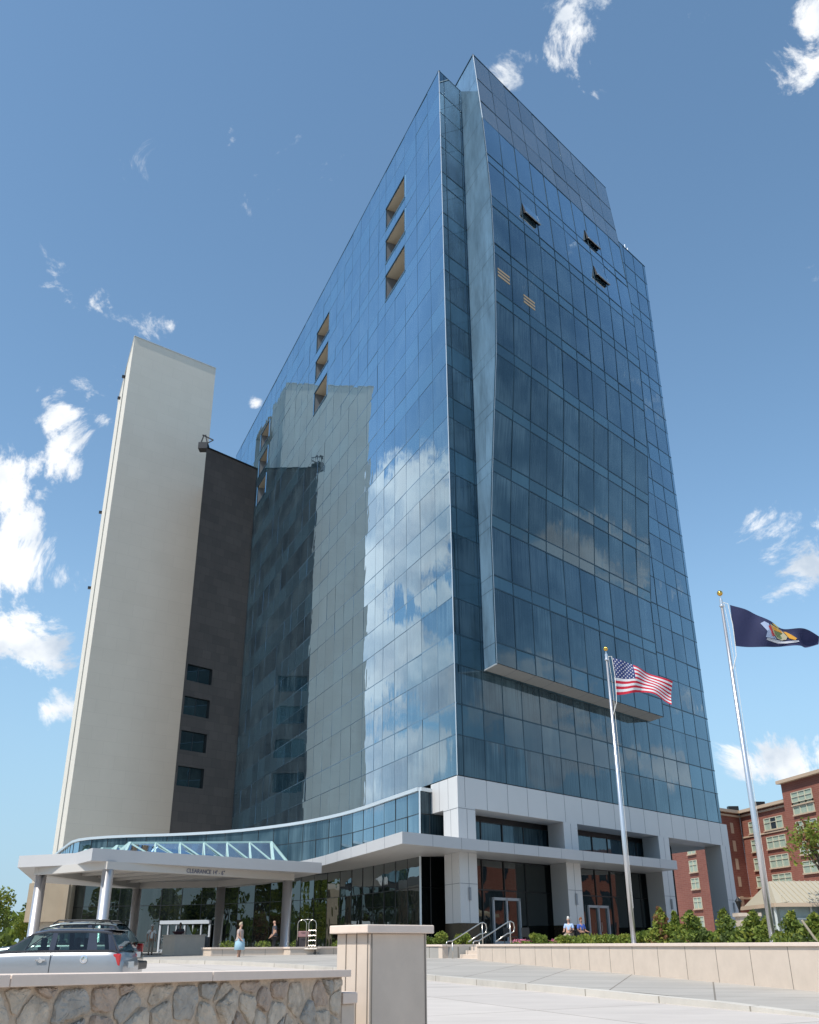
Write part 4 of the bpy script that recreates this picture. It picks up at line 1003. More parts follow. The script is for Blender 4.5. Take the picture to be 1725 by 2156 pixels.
for i, (x, y, h, r, lb) in enumerate(((-38.5, 92, 5.1, 3.4, 'bushy tree at the left edge behind the cars'), (-35.2, 96, 4.8, 2.6, 'smaller green tree left of the first canopy column'), (-33.5, 104, 6.0, 2.4, 'tree seen between canopy columns before the beige drum'), (-42, 84, 3.6, 3, 'rust tinged bush below the tree at the left edge'))):
    tree(x, y, gz(60), h, r, lb, 70 + i, group=tg, mats_=(0, 2, 0, 1) if i != 3 else (3, 0, 2), n=3800, leaf=.16, trunk=.22)
tree(24.1, 58, TZ, 6.9, 2.6, 'young tree with rusty green leaves at the right picture edge', 90, mats_=(0, 3, 0, 2), n=2100, leaf=.13, trunk=.45)
stake = thing('tree_stake', 'pale slanted timber stake among the conifers at right', 'stake', (10.25, 26.6, TZ)); mb = MB(); mb.bar((.25, 0, 0), (-.12, 0, .62), .05); mb.build('stake', mat('timber', (.45, .38, .28), .8), stake)

# ------------------------------------------------------------------ things behind: brick hotel, pavilion, drum building
BK = 1.1667
BRL = brickmat('red_brick', (.27, .095, .065), (.235, .078, .055), (.29, .16, .12), .9, .3, R(-11.3), .02, bump=.1)
BRD = brickmat('red_brick_wing', (.24, .085, .06), (.21, .07, .05), (.26, .14, .11), .9, .3, R(50), .02, bump=.1)
STN = mat('sandstone_trim', (.52, .40, .29), .8)
CURT = mat('window_curtains', (.34, .42, .34), .5, 0, .18, 3, stretch=(3, 3, .1)); CURTD = mat('window_dark', (.03, .045, .06), .15)
Ib = Vector((50.23 * BK, 150 * BK, 0)); zr = 17.9 * BK
brick = thing('brick_hotel', 'red brick hotel with cream framed windows behind the tower at right', 'building', (Ib.x, Ib.y, gz(60)))
def bb(mb, nm, m, par=None): mb.v = [tuple(Vector(v) - brick.location) for v in mb.v]; return mb.build(nm, m, par or brick)
d1 = -V2(-11.3); n1 = Vector((-math.cos(R(11.3)), -math.sin(R(11.3)), 0))      # right wing runs towards the viewer
d2 = -V2(50); n2 = Nn(50)
def B1(s, z, o=0): p = Ib + d1 * s + n1 * o; return Vector((p.x, p.y, z))
def B2(s, z, o=0): p = Ib + d2 * s + n2 * o; return Vector((p.x, p.y, z))
mb = MB(); p = [B1(0, 0), B1(17, 0), B1(17, 0, -20), B1(-18, 0, -20)]
mb.prism([(v.x, v.y) for v in (B1(0, 0), B1(16.4, 0), B1(16.4, 0, -25), B1(0, 0, -25))], -.6, zr); bb(mb, 'right_wing', BRL)
mb = MB(); mb.prism([(v.x, v.y) for v in (B1(16.45, 0, 1.2), B1(42, 0, 1.2), B1(42, 0, -25), B1(16.45, 0, -25))], -.6, zr + 2.7); bb(mb, 'projecting_wing', BRL)
mb = MB(); e_ = 10.2
c1_, c2_ = B2(0.02, 0), B2(e_, 0); c3_ = c2_ + V2(-11.3) * 20; c4_ = c1_ + V2(-11.3) * 20
mb.prism([(v.x, v.y) for v in (c1_, c4_, c3_, c2_)], -.6, zr + .02, 0)
wl = bb(mb, 'left_wing', BRD)
mb = MB(); n3 = n1
PE = lambda s, z, o=0: (lambda p_: Vector((p_.x, p_.y, z)))(c2_ + V2(-11.3) * s + n1 * o)
def cor(p_, q_, w_, h_): mb = MB(); mb.bar(p_, q_, w_, h_); bb(mb, 'cornice', STN)
for P_, a, c, zz in ((B1, 0, 16.4, zr), (B2, 0, e_, zr), (PE, -.2, 20, zr)): cor(P_(a, zz + .2, .25), P_(c, zz + .2, .25), .9, .5); cor(P_(a, zz - .5, .1), P_(c, zz - .5, .1), .35, .3)
cor(B1(16.2, zr + 2.9, 1.5), B1(42, zr + 2.9, 1.5), .9, .5); cor(B1(16.45, zr + 2.9, 1.3), B1(16.45, zr + 2.9, -8), .5, .5)
cor(B1(0, 14.4 * BK, .06), B1(16.4, 14.4 * BK, .06), .2, .25); cor(B1(0, 5.9 * BK, .2), B1(9, 5.9 * BK, .2), .5, .4); cor(B2(0, 5.9 * BK, .1), B2(4, 5.9 * BK, .1), .3, .3)

def bwin(P_, s0, s1, z0, z1, n, dark=None, plain=False):
    mb = MB(); fm = MB()
    mb.face([P_(s0, z0, .03), P_(s1, z0, .03), P_(s1, z1, .03), P_(s0, z1, .03)], 0)
    if dark is not None: w = (s1 - s0) / n; mb.face([P_(s0 + w * dark, z0 + .1, .05), P_(s0 + w * (dark + 1), z0 + .1, .05), P_(s0 + w * (dark + 1), z1 - .1, .05), P_(s0 + w * dark, z1 - .1, .05)], 1)
    o = bb(mb, 'window', [CURT if not plain else STN, CURTD])
    if plain: return
    for i in range(n + 1): s = s0 + (s1 - s0) * i / n; fm.bar(P_(s, z0, .08), P_(s, z1, .08), .14, .14)
    for z in (z1, z0 + (z1 - z0) * .62): fm.bar(P_(s0, z, .08), P_(s1, z, .08), .1, .1)
    fm.v = [tuple(Vector(v) - brick.location) for v in fm.v]; x = fm.build('frame', mat('cream_frame', (.55, .53, .42), .6) if 'cream_frame' not in MATS else MATS['cream_frame']); x.parent = o
    sm = MB(); sm.bar(P_(s0 - .2, z0 - .1, .12), P_(s1 + .2, z0 - .1, .12), .3, .2); sm.v = [tuple(Vector(v) - brick.location) for v in sm.v]; x = sm.build('sill', STN); x.parent = o
rows = [(14.75, 16.35), (12.2, 13.8), (9.65, 11.25), (7.3, 8.75), (4.6, 6.1), (2, 3.5)]
for i, (z0, z1) in enumerate(rows):
    z0 *= BK; z1 *= BK
    bwin(B1, 6.7 * BK, 11.5 * BK, z0, z1, 3, 1 if i == 0 else None); bwin(B1, 13.0 * BK - .1, 14.9 * BK - 1.4, z0, z1, 1); bwin(B1, 2.4 * BK, 3.6 * BK, z0, z1, 1)
    for k in range(3): bwin(lambda s, z, o=0: B1(s, z, o + 1.2), 19 + k * 8, 24.6 + k * 8, z0 + 1.2, z1 + 1.2, 3)
    bwin(B2, 2.1 * BK, 2.9 * BK, z0 + .2, z1 + .1, 1, plain=True)
    bwin(PE, 5.6, 8.4, z0, z1, 2)
bwin(lambda s, z, o=0: B1(s, z, o + 1.2), 19, 24.6, (14.75 + 2.3) * BK, (16.35 + 2.3) * BK, 3)
mb = MB()
for s, P_ in ((.8, B2), (6, B1), (15.8, B1)): p = P_(s, zr, -.6); mb.box(-.9, -.5, .4, .9, .5, 1.3, o=tuple(p))
bb(mb, 'roof_vent', BLACK)

pav = thing('garden_pavilion', 'low pavilion with tan ribbed metal roof and arched glass gable', 'building', (23.1, 63.4, TZ)); pav.scale = (.72, .72, .72)
TAN = mat('tan_metal_roof', (.46, .41, .31), .5, .1)
X0, X1, Yf = -1.6, 3.4, -4
mb = MB(); mb.box(-1.6, -3.5, -.3, 14, 4, 3.0); mb.build('wall', mat('pavilion_wall', (.30, .36, .34), .5, 0, .15, 2), pav)
mb = MB(); mb.face([(-2.0, -4.2, 3.0), (14.4, -4.2, 3.0), (14, .2, 5.0), (-.8, .2, 5.0)]); mb.face([(14.4, 4.6, 3.0), (-2.0, 4.6, 3.0), (-.8, .2, 5.0), (14, .2, 5.0)]); mb.face([(-2.0, 4.6, 3.0), (-2.0, -4.2, 3.0), (-.8, .2, 5.0)])
for i in range(34):
    x = -1.9 + i * .47; k = min(1, max(0, (x + 2) / 1.2)); mb.bar((x, -4.2, 3.04), (max(x, -.8) if x < -.8 else x, -4.2 + 4.4 * k, 3.04 + 2 * k), .05, .06)
mb.build('roof', TAN, pav)
mb = MB(); mb.bar((-2.1, -4.2, 2.95), (14.4, -4.2, 2.95), .2, .3); mb.bar((-2.1, -4.2, 2.95), (-2.1, 4.6, 2.95), .2, .3); mb.build('gutter', STN, pav)
WF = mat('pavilion_white', (.62, .64, .60), .5)
ag = MB(); cx_ = 3.6; yy = -4.6
def arc(r, a): return (cx_ + r * math.cos(a), yy, 2.2 + r * math.sin(a))
for r_ in (2.0, 1.0):
    for k in range(14): ag.bar(arc(r_, math.pi * k / 14), arc(r_, math.pi * (k + 1) / 14), .12 if r_ == 2 else .06)
for k in range(1, 8): ag.bar(arc(.5, math.pi * k / 8), arc(2, math.pi * k / 8), .05)
for x in (-2, -1, 0, 1, 2): ag.bar((cx_ + x, yy, 0), (cx_ + x, yy, 2.2), .12 if abs(x) == 2 else .06)
for x in range(-2, 16, 3):
    ag.bar((x, -3.6, 0), (x, -3.6, 2.9), .16)
ag.bar((-1.6, -3.6, 1.9), (14, -3.6, 1.9), .12); ag.bar((cx_ - 2, yy, 2.2), (cx_ + 2, yy, 2.2), .1)
ag.build('window_frame', WF, pav)
gm = MB(); gm.face([arc(2, math.pi * k / 14) for k in range(15)] + [(cx_ - 2, yy, 0), (cx_ + 2, yy, 0)][0:2]); gm.v = [(x, y + .06, z) for x, y, z in gm.v]; gm.build('arched_window', G_LOW, pav)
for x, y, h, lb in ((20.9, 65, 2.62, 'black street lamp standing before the pavilion roof'), (20.2, 65.8, 1.9, 'black street lamp next to the last white column')):
    t = thing('street_lamp', lb, 'street lamp', (x, y, TZ), 0, 'black lamps near the pavilion')
    mb = MB(); mb.lathe([(0, 0), (.16, 0), (.12, .3), (.06, .5), (.05, h - .55), (0, h - .55)], n=10); mb.build('post', BLACK, t)
    mb = MB(); mb.lathe([(.08, h - .55), (.2, h - .15), (.24, h - .12), (.06, h + .1), (0, h + .18)], n=10); mb.build('lantern', BLACK, t)
t = thing('gate_pier', 'cream stone gate pier behind the conifers at right', 'pier', (20.6, 62.8, TZ)); mb = MB(); mb.box(-.6, -.5, 0, .6, .5, 1.55); mb.box(-.7, -.6, 1.55, .7, .6, 1.75); mb.build('pier', CAST, t)
# drum building far left
dr = thing('drum_building', 'old beige building with a rounded end behind the first canopy column', 'building', (-31.4, 91, gz(60))); dr.scale = (.84, .84, .84)
DB = mat('beige_render', (.34, .27, .19), .85, 0, .08, .5); DB2 = mat('beige_parapet', (.52, .47, .40), .85)
mb = MB(); pts = [(-3.6 + 2.6 * (1 - math.cos(a)) , -2.5 * math.sin(a)) for a in [R(x) for x in range(0, 91, 10)]]
poly = [(-3.9, 10)] + [(-3.9, 1)] + [(-3.9 + 2.6 * (1 - math.cos(R(a))), 1 - 3.2 * math.sin(R(a))) for a in range(10, 91, 10)] + [(1.6, -2.2), (1.6, 10)]
mb.prism(poly, 3.1, 6.9); mb.build('upper_wall', DB, dr)
mb = MB(); mb.prism([(x * .98 + .1, y * .98 + .15) for x, y in poly], 6.91, 7.6); mb.build('parapet', DB2, dr)
mb = MB(); mb.prism([(x + 1.0 if x < 0 else x, y + .8) for x, y in poly], 0, 3.09); mb.build('ground_floor', DB2, dr)
mb = MB()
mb.box(.9, -2.6, 0, 1.4, -2.21, 6.8)
mb.build('pilaster', DB, dr)

# ------------------------------------------------------------------ cars
def glasscar():
    m, nt, out = newmat('car_glass'); a = N(nt, 'ShaderNodeBsdfTransparent'); a.inputs[0].default_value = (.50, .62, .60, 1); b_ = N(nt, 'ShaderNodeBsdfGlossy'); b_.inputs['Roughness'].default_value = .02
    f = N(nt, 'ShaderNodeFresnel'); f.inputs[0].default_value = 1.6; x = N(nt, 'ShaderNodeMixShader'); L(nt, f.outputs[0], x.inputs[0]); L(nt, a.outputs[0], x.inputs[1]); L(nt, b_.outputs[0], x.inputs[2]); L(nt, x.outputs[0], out.inputs[0]); return m
CG = glasscar(); SILV = mat('silver_paint', (.33, .34, .355), .35, .5, coat=.6); ROOFP = mat('dark_roof_paint', (.035, .035, .045), .18, .3, coat=1); SUVP = mat('grey_green_paint', (.10, .12, .12), .22, .6, coat=.8)
CHR = mat('chrome', (.8, .8, .8), .08, 1); REDL = mat('red_lamp', (.45, .01, .012), .15, coat=1); SEAT = mat('seat_cloth', (.03, .03, .035), .9); PLATE = mat('plate_white', (.7, .7, .66), .5); PLB = mat('plate_blue', (.05, .08, .3), .5)
def car(name, label, x, y, heading, Ln, Wd, belt, roof, prof_lo, prof_hi, paint, roofp, wr, pillars, rails=False, handle=True):
    """local x runs front(-) to rear(+); near side is -y"""
    t = thing(name, label, 'car', (x, y, gz(y)), heading)
    def side(xp):            # half width at a station
        f = (xp / Ln); return Wd / 2 * (1 - .10 * max(0, (.16 - f) / .16) ** 2 - .07 * max(0, (f - .88) / .12) ** 2)
    xs = [Ln * k / 40 for k in range(41)]
    lo, hi, gl = lerpf(prof_lo), lerpf(prof_hi), None
    body = MB(); n = 9
    def section(xp):
        w = side(xp); z0, z1 = .22, lo(xp)
        return [(w * a, z0 + (z1 - z0) * b_) for a, b_ in ((.0, 0), (.82, 0), (.96, .12), (1, .35), (1, .60), (.985, .82), (.95, .95), (.88, 1.0), (0, 1.02))]
    secs = [section(xp) for xp in xs]
    for sgn in (-1, 1):
        k0 = len(body.v)
        for xp, sc_ in zip(xs, secs): body.v += [(xp, sgn * a, b_) for a, b_ in sc_]
        for i in range(40):
            for j in range(n - 1):
                a = k0 + i * n + j; body.f.append((a, a + 1, a + n + 1, a + n)); body.mi.append(0)
        body.f.append(tuple(range(k0, k0 + n))); body.mi.append(0); body.f.append(tuple(range(k0 + 40 * n, k0 + 41 * n))); body.mi.append(0)
    body.build('body', paint, t, smooth=True)
    # greenhouse
    gx0, gx1 = prof_hi[0][0], prof_hi[-1][0]; m_ = 24; gs = [gx0 + (gx1 - gx0) * i / m_ for i in range(m_ + 1)]
    tumb = .80
    roofm = MB()
    def gsec(xp):
        zr_, zb = hi(xp), lo(xp); w = side(xp) * .93; f = (zr_ - zb) / (roof - belt); wt = w * (1 - (1 - tumb) * max(0, f))
        return w, zb, wt, zr_
    for i in range(m_):
        a, c = gsec(gs[i]), gsec(gs[i + 1])
        for sgn in (-1, 1):
            prev = None
            for yy_, dz in ((1, 0), (.97, .04), (.85, .07), (.5, .095), (0, .10)):
                cur = (gs[i], sgn * a[2] * yy_, a[3] - .06 + dz), (gs[i + 1], sgn * c[2] * yy_, c[3] - .06 + dz)
                if prev and a[3] - a[1] > (roof - belt) * .86 and c[3] - c[1] > (roof - belt) * .86: roofm.face([prev[0], prev[1], cur[1], cur[0]])
                prev = cur
    roofm.build('roof', roofp, t, smooth=True)
    # windscreen, rear glass
    fx = [g_ for g_ in gs if (hi(g_) - lo(g_)) <= (roof - belt) * .90]
    fr_ = [g_ for g_ in fx if g_ < Ln / 2]; rr_ = [g_ for g_ in fx if g_ > Ln / 2]
    for nm, xs_ in (('windscreen', fr_), ('rear_window', rr_)):
        gm = MB()
        for i in range(len(xs_) - 1):
            a, c = gsec(xs_[i]), gsec(xs_[i + 1]); gm.face([(xs_[i], -a[2] * .93, a[3] - .02), (xs_[i + 1], -c[2] * .93, c[3] - .02), (xs_[i + 1], c[2] * .93, c[3] - .02), (xs_[i], a[2] * .93, a[3] - .02)])
        if gm.f: gm.build(nm, CG, t, smooth=True)
    # side pillars and glass
    for sgn in (-1, 1):
        pm = MB()
        for j, (p0, p1, q0, q1) in enumerate(pillars):        # bottom x0,x1 / top x0,x1
            def pt(xp, f):
                w, zb, wt, zr_ = gsec(xp); return (xp, sgn * (w + (wt - w) * f + .004), zb + (zr_ - .05 - zb) * f)
            pm.face([pt(p0, 0), pt(p1, 0), pt(q1, 1), pt(q0, 1)])
        st_ = [pt_ for pt_ in pillars]
        for a, c in zip(pillars, pillars[1:]):
            gm = MB()
            def pt2(xp, f):
                w, zb, wt, zr_ = gsec(xp); return (xp, sgn * (w + (wt - w) * f), zb + (zr_ - .05 - zb) * f)
            gm.face([pt2(a[1], .02), pt2(c[0], .02), pt2(c[2], .97), pt2(a[3], .97)]); gm.build('side_window', CG, t)
        for i in range(m_):
            a, c = gsec(gs[i]), gsec(gs[i + 1])
            pm.bar((gs[i], sgn * (a[0] + .0), a[1] + .005), (gs[i + 1], sgn * c[0], c[1] + .005), .03, .035)
            if gs[i] > pillars[0][2] - .05: pm.bar((gs[i], sgn * a[2], a[3] - .055), (gs[i + 1], sgn * c[2], c[3] - .055), .035, .04)
        pm.build('window_pillars', ROOFP, t)
    im = MB()
    for yy_ in (-.38, .38):
        for xx in (Ln * .45, Ln * .66): im.box(xx, yy_ - .24, .4, xx + .16, yy_ + .24, belt + .10); im.box(xx + .02, yy_ - .12, belt + .08, xx + .12, yy_ + .12, belt + .30)
    im.box(Ln * .26, -.6, .5, Ln * .32, .6, belt - .02); im.build('seats', SEAT, t, bevel=.03)
    for xx in (Ln * .19, Ln * .80):
        for sgn in (-1, 1):
            wm = MB(); k = len(wm.v)
            prof = [(wr * .6, -.09), (wr * .97, -.1), (wr, -.05), (wr, .05), (wr * .97, .1), (wr * .6, .09)]
            for r_, yy_ in prof:
                for j in range(24): a = 2 * math.pi * j / 24; wm.v.append((xx + r_ * math.cos(a), sgn * (Wd / 2 - .11) + yy_, wr + r_ * math.sin(a)))
            for i in range(len(prof) - 1):
                for j in range(24): a = i * 24 + j; b_ = i * 24 + (j + 1) % 24; wm.f.append((a, b_, b_ + 24, a + 24)); wm.mi.append(0)
            w_ = wm.build('wheel', RUBBER, t, smooth=True)
            rm = MB(); 
            for j in range(5): a = 2 * math.pi * j / 5; rm.bar((xx, sgn * (Wd / 2 - .02), wr), (xx + wr * .6 * math.cos(a), sgn * (Wd / 2 - .04), wr + wr * .6 * math.sin(a)), .06, .03, up=(0, 1, 0))
            x_ = rm.build('rim', ALUM); x_.parent = w_
    return t, side, gsec
cz = -R(1)
# estate-style small car
mini, sd, gs_ = car('parked_car', 'silver small estate car with dark roof parked behind the stone wall', -11.35, 25.95 + .85, R(0) + R(1), 3.96, 1.7, .94, 1.43,
    [(0, .62), (.35, .82), (1.0, .92), (1.6, .94), (3.7, .945), (3.85, .90), (3.96, .70)],
    [(.95, .93), (1.25, 1.12), (1.62, 1.36), (2.0, 1.425), (2.8, 1.43), (3.45, 1.405), (3.58, 1.37), (3.72, 1.15), (3.82, .96)], SILV, ROOFP, .31,
    [(.98, 1.06, 1.55, 1.68), (2.12, 2.26, 2.14, 2.26), (3.05, 3.30, 3.02, 3.22), (3.60, 3.78, 3.48, 3.58)])
mini.location.z += .05; mini.scale = (1.03, 1.03, 1.04)
mb = MB()
for yy in (-1, 1): mb.box(3.70, yy * .765 - .05, .60, 3.90, yy * .765 + .05, .88)
o = mb.build('tail_lamp', REDL, mini, bevel=.03)
mb = MB(); mb.lathe([(0.0, 0), (.085, 0), (.09, .012), (.07, .018), (.06, .01), (0, .012)], n=24); o = mb.build('fuel_cap', CHR, mini); o.location = (3.02, -.845, .76); o.rotation_euler = (math.pi / 2, 0, 0)
mb = MB(); mb.box(1.86, -.90, .735, 2.10, -.87, .775); mb.lathe([(0, 0), (.05, .0), (.05, .01), (0, .01)], (0, 0, 0), 12); mb.v[-48:] = [(1.98 + a * 1.3, -.862 - c, .745 + b_ * 1.1) for a, b_, c in mb.v[-48:]]; mb.build('door_handle', CHR, mini, bevel=.008)
mb = MB(); mb.box(2.20, -.858, .3, 2.212, -.848, .93); mb.build('door_seam', BLACK, mini)
mb = MB(); mb.box(3.93, -.26, .56, 3.975, .26, .70); mb.build('number_plate', PLATE, mini)
mb = MB(); mb.box(3.35, -.58, 1.40, 3.66, .58, 1.425); mb.build('roof_spoiler', ROOFP, mini, bevel=.01)
mb = MB(); mb.box(3.60, -.55, .97, 3.78, -.2, 1.05); mb.build('parcel', REDL, mini, bevel=.03)
mb = MB(); mb.tube([(3.0, -.3, 1.46), (3.06, -.3, 1.62)], .008, 5); mb.build('aerial', BLACK, mini)
suv, sd2, g2_ = car('parked_suv', 'larger grey green estate car with roof rails behind the silver car', -13.35, 32.3, R(2), 4.75, 1.85, 1.12, 1.72,
    [(0, .72), (.35, .98), (1.2, 1.08), (1.8, 1.12), (4.45, 1.13), (4.65, 1.05), (4.75, .80)],
    [(1.1, 1.09), (1.5, 1.32), (1.95, 1.60), (2.4, 1.70), (3.3, 1.72), (4.0, 1.69), (4.2, 1.64), (4.42, 1.38), (4.6, 1.14)], SUVP, SUVP, .36,
    [(1.15, 1.25, 1.8, 1.95), (2.3, 2.42, 2.35, 2.45), (3.3, 3.44, 3.3, 3.42), (4.0, 4.2, 3.95, 4.1)])
mb = MB()
for yy in (-.62, .62): mb.tube([(2.2, yy, 1.68), (2.35, yy, 1.78), (3.9, yy, 1.78), (4.05, yy, 1.66)], .022, 8)
for xx in (2.6, 3.6): mb.bar((xx, -.62, 1.785), (xx, .62, 1.785), .07, .025)
mb.build('roof_rail', BLACK, suv)
mb = MB(); mb.box(4.55, -.92, .38, 4.88, .92, .62); mb.build('bumper', BLACK, suv, bevel=.05)
mb = MB()
for yy in (-1, 1): mb.box(4.52, yy * .80 - .05, .85, 4.72, yy * .80 + .05, 1.12)
mb.build('tail_lamp', REDL, suv, bevel=.03)
mb = MB(); mb.box(4.74, -.27, .72, 4.78, .27, .88); mb.build('number_plate', PLATE, suv)
mb = MB(); mb.box(4.42, -.8, 1.14, 4.75, .8, 1.16); mb.build('chrome_strip', CHR, suv)

# ------------------------------------------------------------------ people
def skin(name, verts, edges, rad, m, parent, sub=2):
    me = bpy.data.meshes.new(name); me.from_pydata(verts, edges, []); me.materials.append(m)
    o = bpy.data.objects.new(name, me); COL.objects.link(o)
    if parent: o.parent = parent
    sk = o.modifiers.new('skin', 'SKIN'); sk.use_smooth_shade = True
    for i, v in enumerate(me.skin_vertices[0].data): v.radius = rad[i] if isinstance(rad[i], tuple) else (rad[i], rad[i])
    me.skin_vertices[0].data[0].use_root = True
    ss = o.modifiers.new('sub', 'SUBSURF'); ss.levels = sub; ss.render_levels = sub
    return o
SKINM = [mat('skin_light', (.52, .30, .21), .55), mat('skin_tan', (.40, .22, .15), .55), mat('skin_brown', (.16, .085, .055), .55)]
def person(label, x, y, z, rz, H=1.7, sk=0, shirt=None, legs=None, hair=None, fat=1.0, pose='stand', arm=((.22, .0, -.5), (.22, .0, -.5)), shorts=False, skirt=False, shoes=None, cap=None, group=None, bald=False):
    """local frame: faces -y; origin between the feet"""
    t = thing('person', label, 'person', (x, y, z), rz, group); s = H / 1.75
    hip = .92 if pose == 'stand' else .50
    V = []; E = []; Rd = []
    def add(p, r, par=None):
        V.append(tuple(c * s for c in p)); Rd.append(tuple(q * s for q in r) if isinstance(r, tuple) else r * s)
        if par is not None: E.append((par, len(V) - 1))
        return len(V) - 1
    pel = add((0, .01, hip + .04), (.155 * fat, .115 * fat)); wa = add((0, 0, hip + .20), (.145 * fat, .11 * fat), pel); ch = add((0, .01, hip + .42), (.165 * fat ** .5, .115 * fat ** .5), wa); nk = add((0, .01, hip + .58), (.055, .055), ch)
    hd0 = add((0, -.01, hip + .66), .058, nk); hd1 = add((0, -.015, hip + .73), (.078, .092), hd0); hd2 = add((0, -.01, hip + .81), (.070, .085), hd1)
    no = add((0, -.105, hip + .715), .012, hd1)
    hands = []
    for sg, (ax, ay, az_) in ((-1, arm[0]), (1, arm[1])):
        sh = add((sg * .19, .01, hip + .50), .058, ch); el = add((sg * (.19 + (ax) * .35), .04 + ay * .25, hip + .50 - .27), .042, sh)
        hx, hy, hz_ = sg * ax, ay, hip + .5 + az_
        wr_ = add((hx, hy, hz_), .028, el); d = Vector((0, hy - .04 - ay * .25, hz_ - (hip + .23))).normalized()
        pl = add((hx, hy + d.y * .06, hz_ + d.z * .06), (.034, .018), wr_)
        for k in range(4):
            o_ = (k - 1.5) * .017; fl_ = (.062, .072, .068, .052)[k]
            f1_ = add((hx + o_ * sg, hy + d.y * .10, hz_ + d.z * .10), .009, pl); add((hx + o_ * sg * 1.1, hy + d.y * (.10 + fl_) - .012, hz_ + d.z * (.10 + fl_)), .0075, f1_)
        th1 = add((hx - sg * .035, hy + d.y * .05 - .01, hz_ + d.z * .05), .011, pl); add((hx - sg * .042, hy + d.y * .09 - .018, hz_ + d.z * .09), .009, th1)
    feet = []
    for sg in (-1, 1):
        if pose == 'stand':
            h_ = add((sg * .09, .01, hip - .08), .085 * fat ** .5, pel); k_ = add((sg * .10, 0, .50), .058, h_); c_ = add((sg * .10, .02, .32), .05, k_); a_ = add((sg * .10, .03, .09), .036, c_); add((sg * .12, -.10, .035), (.04, .03), a_)
        else:
            h_ = add((sg * .1, -.08, hip), .085, pel); k_ = add((sg * .12, -.44, hip), .06, h_); c_ = add((sg * .12, -.45, hip - .2), .05, k_); a_ = add((sg * .12, -.44, .09), .036, c_); add((sg * .13, -.58, .035), (.04, .03), a_)
        feet.append((h_, k_, c_, a_))
    b_ = skin('body', V, E, Rd, SKINM[sk], t)
    g_ = lambda i, k=1.0: (tuple(r * k for r in Rd[i]) if isinstance(Rd[i], tuple) else Rd[i] * k)
    def garment(nm, idx, edges, k, m, add_r=.012):
        vv = [V[i] if isinstance(i, int) else i for i in idx]; rr = []
        for i in idx: r = Rd[i] if isinstance(i, int) else k; r = r if isinstance(r, tuple) else (r, r); rr.append(tuple(q + add_r * s for q in r))
        return skin(nm, vv, edges, rr, m, t)
    # shirt: torso and upper arms
    sh_l, el_l = [i for i, e in enumerate(V) if 0], None
    arms = [e for e in E if e[0] == ch and e[1] != nk]
    idx = [wa, ch, pel]; ed = [(0, 1), (0, 2)]
    for e in arms:
        el = [q for q in E if q[0] == e[1]][0][1]; mid = tuple(V[e[1]][k] * .25 + V[el][k] * .75 for k in range(3))
        idx.append(e[1]); ed.append((1, len(idx) - 1)); idx.append(mid); ed.append((len(idx) - 2, len(idx) - 1))
    nkp = tuple(V[ch][k] * .35 + V[nk][k] * .65 for k in range(3)); idx.append(nkp); ed.append((1, len(idx) - 1))
    vv = [V[i] if isinstance(i, int) else i for i in idx]
    rr = []
    for i in idx:
        r = Rd[i] if isinstance(i, int) else .05 * s; r = r if isinstance(r, tuple) else (r, r); rr.append(tuple(q + .016 * s for q in r))
    skin('shirt', vv, ed, rr, shirt, t)
    idx = [pel]; ed = []
    for (h_, k_, c_, a_) in feet:
        idx.append(h_); ed.append((0, len(idx) - 1)); idx.append(k_); ed.append((len(idx) - 2, len(idx) - 1))
        if not shorts and not skirt:
            idx.append(c_); ed.append((len(idx) - 2, len(idx) - 1)); idx.append(a_); ed.append((len(idx) - 2, len(idx) - 1))
    if skirt:
        lm = MB(); lm.lathe([(.15 * s * fat, (hip + .1) * s), (.175 * s * fat, (hip - .1) * s), (.19 * s * fat, .50 * s), (.18 * s * fat, .49 * s)], n=20); lm.build('skirt', legs, t, smooth=True)
    else:
        vv = [V[i] for i in idx]; rr = []
        for i in idx: r = Rd[i]; r = r if isinstance(r, tuple) else (r, r); rr.append(tuple(q + .014 * s + (.02 * s if i in [f[3] for f in feet] else 0) for q in r))
        skin('trousers', vv, ed, rr, legs, t)
    sm = MB()
    for (h_, k_, c_, a_), sg in zip(feet, (-1, 1)):
        ax_, ay_, _ = V[a_]; sm.box(ax_ - .05 * s, ay_ - .20 * s, 0, ax_ + .05 * s, ay_ + .07 * s, .075 * s)
    sm.build('shoes', shoes or BLACK, t, bevel=.02)
    hx, hy, hz_ = V[hd2]
    def hairshape(nm, m, r, zlo, front, dz=0):
        hm = MB(); k = 14
        for i in range(7):
            th_ = math.pi / 2 * (i / 6) * zlo
            for j in range(k):
                a = 2 * math.pi * j / k; yv = math.sin(a) * math.sin(th_); fr = 1 if yv > -front else .86
                hm.v.append((hx + r * .88 * math.cos(a) * math.sin(th_) * fr, hy + .01 + r * 1.08 * yv * fr, hz_ - .035 * s + dz + r * 1.12 * math.cos(th_) + (.05 * s if yv < -front else 0)))
        for i in range(6):
            for j in range(k): a = i * k + j; b2 = i * k + (j + 1) % k; hm.f.append((a, b2, b2 + k, a + k)); hm.mi.append(0)
        hm.build(nm, m, t, smooth=True)
    if hair and not cap: hairshape('hair', hair, .098 * s, 1.25 if not bald else 1.15, .35)
    if cap:
        hairshape('cap', cap, .105 * s, 1.0, 2); cm = MB(); cm.lathe([(0, 0), (.09 * s, 0), (.085 * s, .012 * s), (0, .02 * s)], (hx, hy - .085 * s, hz_ - .03 * s), 14); cm.build('cap_peak', cap, t)
    fm = MB()
    for sg in (-1, 1): fm.box(sg * .030 * s - .008, V[hd1][1] - .098 * s, V[hd1][2] + .022 * s, sg * .030 * s + .008, V[hd1][1] - .088 * s, V[hd1][2] + .032 * s)
